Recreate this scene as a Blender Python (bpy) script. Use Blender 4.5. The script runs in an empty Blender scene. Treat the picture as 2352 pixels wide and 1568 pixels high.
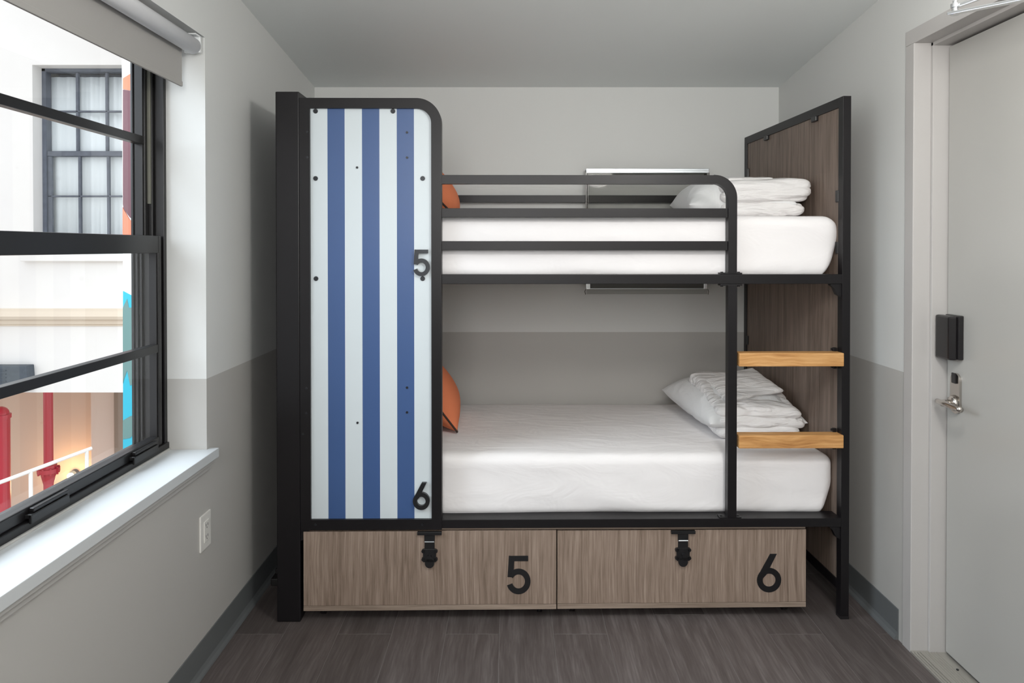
import bpy, bmesh, math, random
from mathutils import Vector, Matrix, noise

random.seed(7)
SC = bpy.context.scene
COL = SC.collection
R = math.radians

# ------------------------------------------------------------------ camera
F, PITCH, CXP, HZ, CAMH = 1620.0, 0.6, 1176.0, 568.0, 1.361
CYP = HZ + F * math.tan(R(PITCH))
cam_d = bpy.data.cameras.new('camera')
cam = bpy.data.objects.new('camera', cam_d)
COL.objects.link(cam)
cam.location = (0, 0, CAMH)
cam.rotation_euler = (R(90 - PITCH), 0, 0)
cam_d.sensor_width = 36
cam_d.lens = F / 2352 * 36
cam_d.shift_y = -(784 - CYP) / 2352
cam_d.clip_start = 0.05
SC.camera = cam

# ------------------------------------------------------------------ world and lights
w = bpy.data.worlds.new('sky')
SC.world = w
w.use_nodes = True
wn = w.node_tree
bg = wn.nodes['Background']
bg.inputs[0].default_value = (0.92, 0.955, 1.0, 1)
bg.inputs[1].default_value = 1.62


def area(name, loc, target, sx, sy, power, color=(1, 1, 1)):
    d = bpy.data.lights.new(name, 'AREA')
    d.shape = 'RECTANGLE'
    d.size, d.size_y, d.energy, d.color = sx, sy, power, color
    o = bpy.data.objects.new(name, d)
    COL.objects.link(o)
    o.location = loc
    o.rotation_euler = (Vector(target) - Vector(loc)).to_track_quat('-Z', 'Y').to_euler()
    return o


def point(name, loc, r, power, color):
    d = bpy.data.lights.new(name, 'POINT')
    d.shadow_soft_size, d.energy, d.color = r, power, color
    o = bpy.data.objects.new(name, d)
    COL.objects.link(o)
    o.location = loc
    return o


area('courtyard_daylight', (-3.1, 1.9, 2.7), (-1.0, 1.9, 1.25), 4.0, 2.0, 245, (0.80, 0.91, 1.0))
point('ceiling_lamp_light', (0.72, 1.10, 1.98), 0.12, 41, (1.0, 0.97, 0.93))
area('rear_fill_light', (-0.05, -1.45, 1.90), (0.25, 2.5, 1.2), 1.2, 1.1, 50, (1.0, 0.985, 0.97))  # added fill light behind the camera; the rear wall has no window

SC.view_settings.view_transform = 'Standard'
SC.view_settings.look = 'None'
SC.view_settings.exposure = -0.08
SC.view_settings.gamma = 1.0
SC.view_settings.use_curve_mapping = False
try:
    SC.cycles.use_denoising = True
    SC.cycles.max_bounces = 10
    SC.cycles.diffuse_bounces = 6
    SC.cycles.sample_clamp_indirect = 6
    SC.cycles.caustics_reflective = False
    SC.cycles.caustics_refractive = False
except Exception:
    pass


# ------------------------------------------------------------------ materials
def new_mat(name):
    m = bpy.data.materials.new(name)
    m.use_nodes = True
    n = m.node_tree.nodes
    return m, m.node_tree, n['Principled BSDF']


def set_in(b, key, val):
    if key in b.inputs:
        b.inputs[key].default_value = val


def plain(name, col, rough=0.6, metal=0.0, bump=0.0, bscale=200, spec=0.5, noise_amt=0.0, nscale=5):
    m, t, b = new_mat(name)
    b.inputs['Base Color'].default_value = (*col, 1)
    b.inputs['Roughness'].default_value = rough
    b.inputs['Metallic'].default_value = metal
    set_in(b, 'Specular IOR Level', spec)
    tc = t.nodes.new('ShaderNodeTexCoord')
    if noise_amt > 0:
        nz = t.nodes.new('ShaderNodeTexNoise')
        nz.inputs['Scale'].default_value = nscale
        nz.inputs['Detail'].default_value = 5
        t.links.new(tc.outputs['Object'], nz.inputs['Vector'])
        mx = t.nodes.new('ShaderNodeMix')
        mx.data_type = 'RGBA'
        mx.inputs[6].default_value = (*[c * (1 - noise_amt) for c in col], 1)
        mx.inputs[7].default_value = (*[min(1, c * (1 + noise_amt)) for c in col], 1)
        t.links.new(nz.outputs['Fac'], mx.inputs[0])
        t.links.new(mx.outputs[2], b.inputs['Base Color'])
    if bump > 0:
        nz = t.nodes.new('ShaderNodeTexNoise')
        nz.inputs['Scale'].default_value = bscale
        nz.inputs['Detail'].default_value = 3
        t.links.new(tc.outputs['Object'], nz.inputs['Vector'])
        bp = t.nodes.new('ShaderNodeBump')
        bp.inputs['Strength'].default_value = bump
        bp.inputs['Distance'].default_value = 0.002
        t.links.new(nz.outputs['Fac'], bp.inputs['Height'])
        t.links.new(bp.outputs['Normal'], b.inputs['Normal'])
    return m


def wall_paint(name, up, lo, zsplit):
    """Two-tone wall paint: a darker grey below a line at height zsplit."""
    m, t, b = new_mat(name)
    b.inputs['Roughness'].default_value = 0.55
    set_in(b, 'Specular IOR Level', 0.3)
    geo = t.nodes.new('ShaderNodeNewGeometry')
    sp = t.nodes.new('ShaderNodeSeparateXYZ')
    t.links.new(geo.outputs['Position'], sp.inputs[0])
    gt = t.nodes.new('ShaderNodeMath')
    gt.operation = 'GREATER_THAN'
    gt.inputs[1].default_value = zsplit
    t.links.new(sp.outputs['Z'], gt.inputs[0])
    mx = t.nodes.new('ShaderNodeMix')
    mx.data_type = 'RGBA'
    mx.inputs[6].default_value = (*lo, 1)
    mx.inputs[7].default_value = (*up, 1)
    t.links.new(gt.outputs[0], mx.inputs[0])
    t.links.new(mx.outputs[2], b.inputs['Base Color'])
    nz = t.nodes.new('ShaderNodeTexNoise')
    nz.inputs['Scale'].default_value = 120
    t.links.new(geo.outputs['Position'], nz.inputs['Vector'])
    bp = t.nodes.new('ShaderNodeBump')
    bp.inputs['Strength'].default_value = 0.12
    bp.inputs['Distance'].default_value = 0.001
    t.links.new(nz.outputs['Fac'], bp.inputs['Height'])
    t.links.new(bp.outputs['Normal'], b.inputs['Normal'])
    return m


def wood(name, dark, mid, light, sc=(60, 60, 1.6), rough=0.5, rand=0.0, wav=0.06, bump=0.08, fine=4.0):
    """Streaky wood grain; the axis with the small scale is the grain direction."""
    m, t, b = new_mat(name)
    b.inputs['Roughness'].default_value = rough
    set_in(b, 'Specular IOR Level', 0.35)
    tc = t.nodes.new('ShaderNodeTexCoord')
    oi = t.nodes.new('ShaderNodeObjectInfo')
    off = t.nodes.new('ShaderNodeVectorMath')
    off.operation = 'SCALE'
    off.inputs[3].default_value = 7.0
    cmb = t.nodes.new('ShaderNodeCombineXYZ')
    for i in range(3):
        t.links.new(oi.outputs['Random'], cmb.inputs[i])
    t.links.new(cmb.outputs[0], off.inputs[0])
    add = t.nodes.new('ShaderNodeVectorMath')
    t.links.new(tc.outputs['Object'], add.inputs[0])
    t.links.new(off.outputs[0], add.inputs[1])
    # warp
    nw = t.nodes.new('ShaderNodeTexNoise')
    nw.inputs['Scale'].default_value = 3.0
    nw.inputs['Detail'].default_value = 2
    t.links.new(add.outputs[0], nw.inputs['Vector'])
    ws = t.nodes.new('ShaderNodeVectorMath')
    ws.operation = 'SCALE'
    ws.inputs[3].default_value = wav
    t.links.new(nw.outputs['Color'], ws.inputs[0])
    ad2 = t.nodes.new('ShaderNodeVectorMath')
    t.links.new(add.outputs[0], ad2.inputs[0])
    t.links.new(ws.outputs[0], ad2.inputs[1])
    mp = t.nodes.new('ShaderNodeVectorMath')
    mp.operation = 'MULTIPLY'
    mp.inputs[1].default_value = sc
    t.links.new(ad2.outputs[0], mp.inputs[0])
    n1 = t.nodes.new('ShaderNodeTexNoise')
    n1.inputs['Scale'].default_value = 1.0
    n1.inputs['Detail'].default_value = 6
    n1.inputs['Roughness'].default_value = 0.65
    t.links.new(mp.outputs[0], n1.inputs['Vector'])
    mp2 = t.nodes.new('ShaderNodeVectorMath')
    mp2.operation = 'SCALE'
    mp2.inputs[3].default_value = fine
    t.links.new(mp.outputs[0], mp2.inputs[0])
    n2 = t.nodes.new('ShaderNodeTexNoise')
    n2.inputs['Detail'].default_value = 4
    n2.inputs['Scale'].default_value = 1.0
    t.links.new(mp2.outputs[0], n2.inputs['Vector'])
    mx = t.nodes.new('ShaderNodeMix')
    mx.data_type = 'FLOAT'
    mx.inputs[0].default_value = 0.38
    t.links.new(n1.outputs['Fac'], mx.inputs[2])
    t.links.new(n2.outputs['Fac'], mx.inputs[3])
    cr = t.nodes.new('ShaderNodeValToRGB')
    cr.color_ramp.elements[0].position = 0.33
    cr.color_ramp.elements[0].color = (*dark, 1)
    cr.color_ramp.elements[1].position = 0.66
    cr.color_ramp.elements[1].color = (*light, 1)
    e = cr.color_ramp.elements.new(0.5)
    e.color = (*mid, 1)
    t.links.new(mx.outputs[0], cr.inputs[0])
    out = cr.outputs[0]
    if rand > 0:
        hv = t.nodes.new('ShaderNodeHueSaturation')
        mr = t.nodes.new('ShaderNodeMapRange')
        mr.inputs[3].default_value = 1 - rand
        mr.inputs[4].default_value = 1 + rand
        t.links.new(oi.outputs['Random'], mr.inputs[0])
        t.links.new(mr.outputs[0], hv.inputs['Value'])
        t.links.new(out, hv.inputs['Color'])
        out = hv.outputs[0]
    t.links.new(out, b.inputs['Base Color'])
    bp = t.nodes.new('ShaderNodeBump')
    bp.inputs['Strength'].default_value = bump
    bp.inputs['Distance'].default_value = 0.001
    t.links.new(mx.outputs[0], bp.inputs['Height'])
    t.links.new(bp.outputs['Normal'], b.inputs['Normal'])
    return m


def fabric(name, col, rough=0.9, weave=900, bump=0.15, wrinkle=0.0, wscale=6, stretch=(1, 1, 1)):
    m, t, b = new_mat(name)
    b.inputs['Base Color'].default_value = (*col, 1)
    b.inputs['Roughness'].default_value = rough
    set_in(b, 'Specular IOR Level', 0.2)
    tc = t.nodes.new('ShaderNodeTexCoord')
    n1 = t.nodes.new('ShaderNodeTexNoise')
    n1.inputs['Scale'].default_value = weave
    t.links.new(tc.outputs['Object'], n1.inputs['Vector'])
    bp = t.nodes.new('ShaderNodeBump')
    bp.inputs['Strength'].default_value = bump
    bp.inputs['Distance'].default_value = 0.0008
    t.links.new(n1.outputs['Fac'], bp.inputs['Height'])
    last = bp
    if wrinkle > 0:
        mp = t.nodes.new('ShaderNodeMapping')
        mp.inputs['Scale'].default_value = stretch
        mp.inputs['Rotation'].default_value = (0.2, 0.5, 0.3)
        t.links.new(tc.outputs['Object'], mp.inputs[0])
        n2 = t.nodes.new('ShaderNodeTexNoise')
        n2.inputs['Scale'].default_value = wscale
        n2.inputs['Detail'].default_value = 3
        n2.inputs['Distortion'].default_value = 1.2
        t.links.new(mp.outputs[0], n2.inputs['Vector'])
        b2 = t.nodes.new('ShaderNodeBump')
        b2.inputs['Strength'].default_value = wrinkle
        b2.inputs['Distance'].default_value = 0.03
        t.links.new(n2.outputs['Fac'], b2.inputs['Height'])
        t.links.new(bp.outputs['Normal'], b2.inputs['Normal'])
        last = b2
    t.links.new(last.outputs['Normal'], b.inputs['Normal'])
    return m


def glass(name, tint=(1, 1, 1), rough=0.0, refl=1.0):
    m, t, b = new_mat(name)
    t.nodes.remove(b)
    out = [n for n in t.nodes if n.type == 'OUTPUT_MATERIAL'][0]
    tr = t.nodes.new('ShaderNodeBsdfTransparent')
    tr.inputs[0].default_value = (*tint, 1)
    gl = t.nodes.new('ShaderNodeBsdfGlossy')
    gl.inputs['Roughness'].default_value = 0.02 + rough
    fr = t.nodes.new('ShaderNodeFresnel')
    fr.inputs[0].default_value = 1.45
    mu = t.nodes.new('ShaderNodeMath')
    mu.operation = 'MULTIPLY'
    mu.inputs[1].default_value = refl
    mx = t.nodes.new('ShaderNodeMixShader')
    t.links.new(fr.outputs[0], mu.inputs[0])
    geo = t.nodes.new('ShaderNodeNewGeometry')
    inv = t.nodes.new('ShaderNodeMath')
    inv.operation = 'SUBTRACT'
    inv.inputs[0].default_value = 1.0
    m2 = t.nodes.new('ShaderNodeMath')
    m2.operation = 'MULTIPLY'
    t.links.new(geo.outputs['Backfacing'], inv.inputs[1])
    t.links.new(mu.outputs[0], m2.inputs[0])
    t.links.new(inv.outputs[0], m2.inputs[1])
    t.links.new(m2.outputs[0], mx.inputs[0])
    t.links.new(tr.outputs[0], mx.inputs[1])
    t.links.new(gl.outputs[0], mx.inputs[2])
    t.links.new(mx.outputs[0], out.inputs[0])
    return m


UPC, LOC_ = (0.64, 0.648, 0.636), (0.455, 0.446, 0.427)
M = {}
M['wall'] = wall_paint('two_tone_wall_paint', UPC, LOC_, 0.934)
M['ceiling'] = plain('ceiling_paint', (0.76, 0.79, 0.785), 0.7, bump=0.1, bscale=90)
M['base'] = plain('grey_vinyl_base', (0.12, 0.128, 0.132), 0.5)
M['sub'] = plain('pale_plank_joint', (0.15, 0.135, 0.13), 0.7)  # pale joint colour imitates plank edges catching light
M['plank'] = wood('dark_vinyl_plank', (0.064, 0.052, 0.049), (0.092, 0.077, 0.074), (0.136, 0.118, 0.114),
                  sc=(34, 1.8, 34), rough=0.5, rand=0.14, wav=0.03, bump=0.2, fine=4.5)
M['taupe'] = wood('taupe_wood_laminate', (0.165, 0.119, 0.090), (0.258, 0.193, 0.152), (0.345, 0.268, 0.218),
                  sc=(50, 50, 1.5), rough=0.5, wav=0.022, bump=0.05, fine=4.0)
M['taupe_flat'] = wood('taupe_wood_edge', (0.20, 0.15, 0.115), (0.27, 0.21, 0.168), (0.33, 0.26, 0.21),
                       sc=(2.0, 50, 60), rough=0.5, wav=0.02, bump=0.05)
M['taupe_board'] = wood('taupe_headboard_laminate', (0.110, 0.080, 0.062), (0.180, 0.136, 0.110), (0.24, 0.185, 0.152),
                        sc=(42, 42, 1.2), rough=0.5, wav=0.03, bump=0.05)
M['plywood'] = plain('pale_plywood', (0.62, 0.55, 0.46), 0.6, noise_amt=0.08)  # unseen mattress boards, made pale to bounce light into the lower bunk
M['oak'] = wood('light_oak', (0.37, 0.165, 0.053), (0.56, 0.29, 0.105), (0.68, 0.39, 0.165),
                sc=(2.2, 24, 34), rough=0.42, wav=0.07, bump=0.05)
M['metal'] = plain('charcoal_powder_coat', (0.0085, 0.0075, 0.0085), 0.36, 0.0, bump=0.04, bscale=700, spec=0.28)
M['black'] = plain('black_metal', (0.008, 0.008, 0.009), 0.35, 0.0)
M['screw'] = plain('dark_screw_head', (0.03, 0.032, 0.036), 0.35, 0.6)
M['white_panel'] = plain('panel_white_paint', (0.60, 0.66, 0.69), 0.35)
M['blue_panel'] = plain('panel_blue_paint', (0.044, 0.093, 0.235), 0.35)
M['sheet'] = fabric('white_cotton_sheet', (0.84, 0.82, 0.825), wrinkle=0.17, wscale=3.5, stretch=(1.3, 3.0, 2.2))
M['duvet'] = fabric('white_cotton_duvet', (0.77, 0.755, 0.75), wrinkle=0.55, wscale=8, stretch=(0.8, 3.0, 3.0))
M['pillow'] = fabric('pillow_cotton', (0.74, 0.745, 0.75), wrinkle=0.25, wscale=8, stretch=(1.5, 1, 1))
M['orange'] = fabric('orange_woven_fabric', (0.66, 0.20, 0.095), weave=160, bump=0.7)
M['piping'] = plain('dark_brown_piping', (0.03, 0.014, 0.009), 0.7)
M['white'] = plain('white_gloss_paint', (0.80, 0.82, 0.82), 0.35)
M['sill'] = plain('white_sill_paint', (0.56, 0.585, 0.60), 0.4)
M['apron'] = plain('grey_apron_paint', (0.44, 0.435, 0.42), 0.5)
M['winframe'] = plain('black_window_frame', (0.007, 0.0065, 0.007), 0.35)
M['wintrack'] = plain('grey_balance_track', (0.17, 0.17, 0.14), 0.5)
M['glass'] = glass('window_glass')
M['acrylic'] = glass('clear_acrylic', (0.86, 0.86, 0.85), 0.02, 0.12)
M['acryedge'] = plain('acrylic_edge', (0.10, 0.09, 0.08), 0.2)
M['steel'] = plain('bright_brushed_metal', (0.62, 0.66, 0.69), 0.3, 1.0)
M['darksteel'] = plain('dull_dark_metal', (0.10, 0.10, 0.095), 0.5, 0.6)
M['chrome'] = plain('polished_chrome', (0.85, 0.86, 0.88), 0.10, 1.0)
M['nickel'] = plain('satin_nickel', (0.60, 0.56, 0.52), 0.22, 1.0)
M['blind'] = fabric('grey_blind_cloth', (0.36, 0.35, 0.335), weave=600, bump=0.2)
M['tube'] = plain('white_blind_roll', (0.84, 0.84, 0.86), 0.5)
M['doorframe'] = plain('grey_metal_door_frame', (0.49, 0.475, 0.465), 0.38)
M['door'] = plain('grey_door_paint', (0.44, 0.435, 0.415), 0.3, bump=0.03, bscale=30)
M['alu'] = plain('ribbed_aluminium', (0.50, 0.48, 0.44), 0.42, 0.6)
M['plastic'] = plain('black_plastic', (0.012, 0.011, 0.012), 0.28)
M['outlet'] = plain('white_outlet_plastic', (0.70, 0.69, 0.66), 0.35)
M['cable'] = plain('black_cable_rubber', (0.01, 0.009, 0.009), 0.5)
M['ext_white'] = plain('white_stucco', (0.84, 0.82, 0.79), 0.9, bump=0.35, bscale=8, noise_amt=0.03)
M['ext_band'] = plain('cream_moulding', (0.72, 0.62, 0.50), 0.9)
M['ext_beige'] = plain('beige_render', (0.60, 0.47, 0.38), 0.9)
M['ext_pale'] = plain('pale_pilaster_render', (0.72, 0.61, 0.53), 0.9)
M['ext_brown'] = plain('brown_corner_render', (0.30, 0.24, 0.19), 0.9)
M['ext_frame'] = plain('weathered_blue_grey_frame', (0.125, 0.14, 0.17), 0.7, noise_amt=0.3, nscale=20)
M['curtain'] = fabric('pale_curtain', (0.86, 0.93, 0.95), weave=60, bump=0.1, wrinkle=0.15, wscale=5, stretch=(4, 4, 0.5))
M['pipe'] = plain('red_gloss_pipe', (0.50, 0.02, 0.035), 0.35)
M['rail_white'] = plain('white_rail_paint', (0.85, 0.84, 0.80), 0.5)
M['acbox'] = plain('dark_grey_casing', (0.075, 0.09, 0.105), 0.7, noise_amt=0.3, nscale=30)
M['ground'] = plain('courtyard_concrete', (0.42, 0.36, 0.30), 0.9, noise_amt=0.1)
M['teal'] = plain('mural_cyan', (0.01, 0.34, 0.46), 0.8)
M['greygreen'] = plain('mural_grey_green', (0.095, 0.19, 0.18), 0.8)
M['coral'] = plain('mural_coral', (0.62, 0.16, 0.09), 0.8)
M['plum'] = plain('mural_plum', (0.11, 0.045, 0.055), 0.8)
M['mural_white'] = plain('mural_white', (0.74, 0.72, 0.68), 0.8)


def emis(name, col, s):
    m, t, b = new_mat(name)
    b.inputs['Base Color'].default_value = (*col, 1)
    b.inputs['Emission Color'].default_value = (*col, 1)
    b.inputs['Emission Strength'].default_value = s
    return m


M['lampglow'] = emis('warm_lamp_glass', (1.0, 0.72, 0.42), 14)


# ------------------------------------------------------------------ object helpers
def link(name, bm, mats, parent=None, smooth=False, loc=None):
    if not isinstance(mats, (list, tuple)):
        mats = [mats]
    me = bpy.data.meshes.new(name)
    bmesh.ops.recalc_face_normals(bm, faces=bm.faces)
    bm.to_mesh(me)
    bm.free()
    for m in mats:
        me.materials.append(m)
    if smooth:
        for p in me.polygons:
            p.use_smooth = True
    o = bpy.data.objects.new(name, me)
    COL.objects.link(o)
    if parent is not None:
        o.parent = parent
    if loc is not None:
        o.location = loc
    return o


def thing(name, label=None, cat=None, loc=(0, 0, 0), rotz=0.0, group=None, kind=None):
    o = bpy.data.objects.new(name, None)
    o.empty_display_size = 0.1
    COL.objects.link(o)
    o.location = loc
    o.rotation_euler = (0, 0, rotz)
    tag(o, label, cat, group, kind)
    return o


def tag(o, label=None, cat=None, group=None, kind=None):
    if label:
        o['label'] = label
    if cat:
        o['category'] = cat
    if group:
        o['group'] = group
    if kind:
        o['kind'] = kind
    return o


def add_box(bm, x0, x1, y0, y1, z0, z1, bev=0.0, seg=2, mat=0, rot=None):
    r = bmesh.ops.create_cube(bm, size=1.0)
    vs = r['verts']
    for v in vs:
        v.co = Vector((x0 + (v.co.x + .5) * (x1 - x0), y0 + (v.co.y + .5) * (y1 - y0), z0 + (v.co.z + .5) * (z1 - z0)))
    fs = set()
    es = set()
    for v in vs:
        fs.update(v.link_faces)
        es.update(v.link_edges)
    if mat:
        for f in fs:
            f.material_index = mat
    if bev > 0:
        rr = bmesh.ops.bevel(bm, geom=list(es), offset=bev, segments=seg, profile=0.6, affect='EDGES')
        if mat:
            for f in rr['faces']:
                f.material_index = mat
        vs = list({v for f in list(fs) + list(rr['faces']) if f.is_valid for v in f.verts})
    if rot is not None:
        c = Vector(((x0 + x1) / 2, (y0 + y1) / 2, (z0 + z1) / 2))
        bmesh.ops.rotate(bm, verts=vs, cent=c, matrix=rot)
    return vs


def box(name, x0, x1, y0, y1, z0, z1, mat, parent=None, bev=0.0, seg=2, rot=None):
    bm = bmesh.new()
    add_box(bm, x0, x1, y0, y1, z0, z1, bev, seg, rot=rot)
    return link(name, bm, mat, parent)


def add_cyl(bm, p0, p1, r, n=16, r2=None, mat=0):
    p0, p1 = Vector(p0), Vector(p1)
    d = p1 - p0
    q = d.to_track_quat('Z', 'Y').to_matrix().to_4x4()
    mt = Matrix.Translation((p0 + p1) / 2) @ q
    res = bmesh.ops.create_cone(bm, cap_ends=True, segments=n, radius1=r, radius2=r if r2 is None else r2,
                                depth=d.length, matrix=mt)
    if mat:
        for v in res['verts']:
            for f in v.link_faces:
                f.material_index = mat
    return res['verts']


def cyl(name, p0, p1, r, mat, parent=None, n=20, r2=None):
    bm = bmesh.new()
    add_cyl(bm, p0, p1, r, n, r2)
    o = link(name, bm, mat, parent)
    for p in o.data.polygons:
        p.use_smooth = len(p.vertices) == 4
    return o


def add_tube(bm, pts, r, n=10):
    pts = [Vector(p) for p in pts]
    rings = []
    for i, p in enumerate(pts):
        a = pts[max(0, i - 1)]
        c = pts[min(len(pts) - 1, i + 1)]
        d = (c - a).normalized()
        up = Vector((0, 0, 1)) if abs(d.z) < .9 else Vector((1, 0, 0))
        s = d.cross(up).normalized()
        u = s.cross(d)
        rings.append([bm.verts.new(p + r * (math.cos(2 * math.pi * k / n) * s + math.sin(2 * math.pi * k / n) * u)) for k in range(n)])
    for a, b_ in zip(rings, rings[1:]):
        for k in range(n):
            bm.faces.new((a[k], a[(k + 1) % n], b_[(k + 1) % n], b_[k]))
    bm.faces.new(rings[0])
    bm.faces.new(rings[-1][::-1])


def add_ribbon(bm, path, width, y0, y1, closed=False, to3=None):
    """Sweep a rectangular section along an in-plane path of (x, z) points; y0..y1 is its depth."""
    P = [Vector((p[0], p[1])) for p in path]
    n = len(P)
    L, Rr = [], []
    for i in range(n):
        if closed:
            a, c = P[(i - 1) % n], P[(i + 1) % n]
        else:
            a, c = P[max(0, i - 1)], P[min(n - 1, i + 1)]
        d1 = (P[i] - a)
        d2 = (c - P[i])
        if d1.length < 1e-9:
            d1 = d2
        if d2.length < 1e-9:
            d2 = d1
        d1.normalize()
        d2.normalize()
        t = (d1 + d2).normalized()
        nrm = Vector((-t.y, t.x))
        k = 1.0 / max(0.5, nrm.dot(Vector((-d1.y, d1.x))))
        L.append(P[i] + nrm * width / 2 * k)
        Rr.append(P[i] - nrm * width / 2 * k)
    f3 = to3 or (lambda x, y, z: (x, y, z))
    ring = []
    for l, r in zip(L, Rr):
        ring.append([bm.verts.new(f3(l.x, y0, l.y)), bm.verts.new(f3(r.x, y0, r.y)),
                     bm.verts.new(f3(r.x, y1, r.y)), bm.verts.new(f3(l.x, y1, l.y))])
    m = n if closed else n - 1
    for i in range(m):
        a, b_ = ring[i], ring[(i + 1) % n]
        for k in range(4):
            bm.faces.new((a[k], a[(k + 1) % 4], b_[(k + 1) % 4], b_[k]))
    if not closed:
        bm.faces.new(ring[0])
        bm.faces.new(ring[-1][::-1])


def arc(cx, cz, r, a0, a1, n=12, rz=None):
    rz = rz or r
    return [(cx + r * math.cos(R(a0 + (a1 - a0) * i / n)), cz + rz * math.sin(R(a0 + (a1 - a0) * i / n))) for i in range(n + 1)]


def add_prism(bm, poly, y0, y1, mat=0, to3=None):
    f3 = to3 or (lambda x, y, z: (x, y, z))
    a = [bm.verts.new(f3(p[0], y0, p[1])) for p in poly]
    b_ = [bm.verts.new(f3(p[0], y1, p[1])) for p in poly]
    fs = [bm.faces.new(a), bm.faces.new(b_[::-1])]
    n = len(poly)
    for i in range(n):
        fs.append(bm.faces.new((a[i], b_[i], b_[(i + 1) % n], a[(i + 1) % n])))
    for f in fs:
        f.material_index = mat


def rounded_box(sx, sy, sz, r, n, fn=None):
    """Closed rounded box centred on the origin with gridded faces; fn(co, normal) may displace."""
    bm = bmesh.new()
    hx, hy, hz = sx / 2, sy / 2, sz / 2
    h = (hx, hy, hz)
    grids = [max(6, int(n * s / max(sx, sy, sz))) for s in (sx, sy, sz)]

    def ticks(i):
        k = grids[i]
        out = []
        # finer near the rounded edges
        e = [h[i] - r + r * math.sin(R(90 * j / 5)) for j in range(6)]
        inner = [-(h[i] - r) + 2 * (h[i] - r) * j / k for j in range(1, k)]
        out = sorted([-v for v in e] + inner + e)
        return out

    T = [ticks(i) for i in range(3)]
    for ax in range(3):
        a, b_ = (ax + 1) % 3, (ax + 2) % 3
        for s in (-1, 1):
            g = []
            for u in T[a]:
                row = []
                for v in T[b_]:
                    c = [0, 0, 0]
                    c[ax] = s * h[ax]
                    c[a] = u
                    c[b_] = v
                    row.append(bm.verts.new(c))
                g.append(row)
            for i in range(len(g) - 1):
                for j in range(len(g[0]) - 1):
                    bm.faces.new((g[i][j], g[i + 1][j], g[i + 1][j + 1], g[i][j + 1]))
    bmesh.ops.remove_doubles(bm, verts=bm.verts, dist=1e-5)
    for v in bm.verts:
        p = v.co.copy()
        q = Vector([max(-(h[i] - r), min(h[i] - r, p[i])) for i in range(3)])
        d = p - q
        if d.length > 1e-9:
            nn = d.normalized()
            p2 = q + nn * r
        else:
            nn = Vector((0, 0, 1))
            p2 = p
        if fn:
            p2 = fn(p2, nn)
        v.co = p2
    return bm


def nz3(p, s, off=0.0):
    return noise.noise(Vector((p[0] * s[0] + off, p[1] * s[1] + off * 1.7, p[2] * s[2] - off)))


def puff(a, b_, h, n=36, pw=2.6, pinch=0.06, wr=0.004, seed=0.0, ws=(9, 9, 9), flat=0.0, radial=0.0):
    """A stuffed cushion: a (x half), b (y half), h (half thickness)."""
    bm = bmesh.new()
    sides = []
    for s in (1, -1):
        g = []
        for i in range(n + 1):
            row = []
            for j in range(n + 1):
                u = math.sin(math.pi / 2 * (-1 + 2 * i / n))
                v = math.sin(math.pi / 2 * (-1 + 2 * j / n))
                x = a * u * (1 - pinch * (1 - v * v))
                y = b_ * v * (1 - pinch * (1 - u * u))
                t = max(0.0, (1 - abs(u) ** pw) * (1 - abs(v) ** pw)) ** 0.55
                z = s * h * t * (1 - (flat if s < 0 else 0))
                p = Vector((x, y, z))
                edge = min(1, t * 2.5)
                k = nz3(p, ws, seed) + 0.5 * nz3(p, [w_ * 2.3 for w_ in ws], seed + 5)
                ang = math.atan2(y, x)
                rr = 1 - min(1, t)
                k2 = radial * rr * math.sin(ang * 22 + 3 * nz3(p, (4, 4, 4), seed)) * t
                p.z += s * (wr * k * edge + k2)
                p.x += wr * 0.6 * nz3(p, ws, seed + 9)
                p.y += wr * 0.6 * nz3(p, ws, seed + 13)
                row.append(bm.verts.new(p))
            g.append(row)
        for i in range(n):
            for j in range(n):
                bm.faces.new((g[i][j], g[i + 1][j], g[i + 1][j + 1], g[i][j + 1]))
    bmesh.ops.remove_doubles(bm, verts=bm.verts, dist=0.0006)
    return bm


# pixel measurements -> real planes of the room
_c, _s = math.cos(R(PITCH)), math.sin(R(PITCH))


def ray(px, py):
    a, b_ = px - CXP, CYP - py
    return Vector((a, F * _c + b_ * _s, -F * _s + b_ * _c))


def on_y(px, py, Y):
    r = ray(px, py)
    p = Vector((0, 0, CAMH)) + r * (Y / r.y)
    return p.x, p.z


def on_x(px, py, X):
    r = ray(px, py)
    p = Vector((0, 0, CAMH)) + r * (X / r.x)
    return p.y, p.z


BO = Vector((-0.854, 2.549, 0))
BYAW = R(0.55)


def bl(px, py, v=0.0):
    """photo point -> (u, z) on the bed's own plane at depth v behind its front."""
    d = Vector((math.cos(BYAW), math.sin(BYAW), 0))
    nrm = Vector((-math.sin(BYAW), math.cos(BYAW), 0))
    o = Vector((BO.x, BO.y, 0)) + nrm * v
    r = ray(px, py)
    t = nrm.dot(o) / nrm.dot(r)
    p = Vector((0, 0, CAMH)) + r * t
    return (p - o).dot(d), p.z


# ------------------------------------------------------------------ room shell
XL, XR, YB, YR = -0.993, 1.342, 3.556, -1.6
WT = 0.172
WY0, WY1, WZ0, WZ1 = 1.02, 2.288, 0.70, 2.04       # window opening
DY0, DY1, DZ = 1.44, 2.402, 2.087                   # door rough opening


def ceil_z(y):
    return 2.166 + 0.104 * (YB - y)


def add_wallbox(bm, x0, x1, y0, y1, z0, z1):
    """box whose top may follow the sloping ceiling (z1 = None)"""
    vs = add_box(bm, x0, x1, y0, y1, z0, 9.0 if z1 is None else z1)
    if z1 is None:
        for v in vs:
            if v.co.z > 8.9:
                v.co.z = ceil_z(v.co.y) + 0.02


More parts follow.
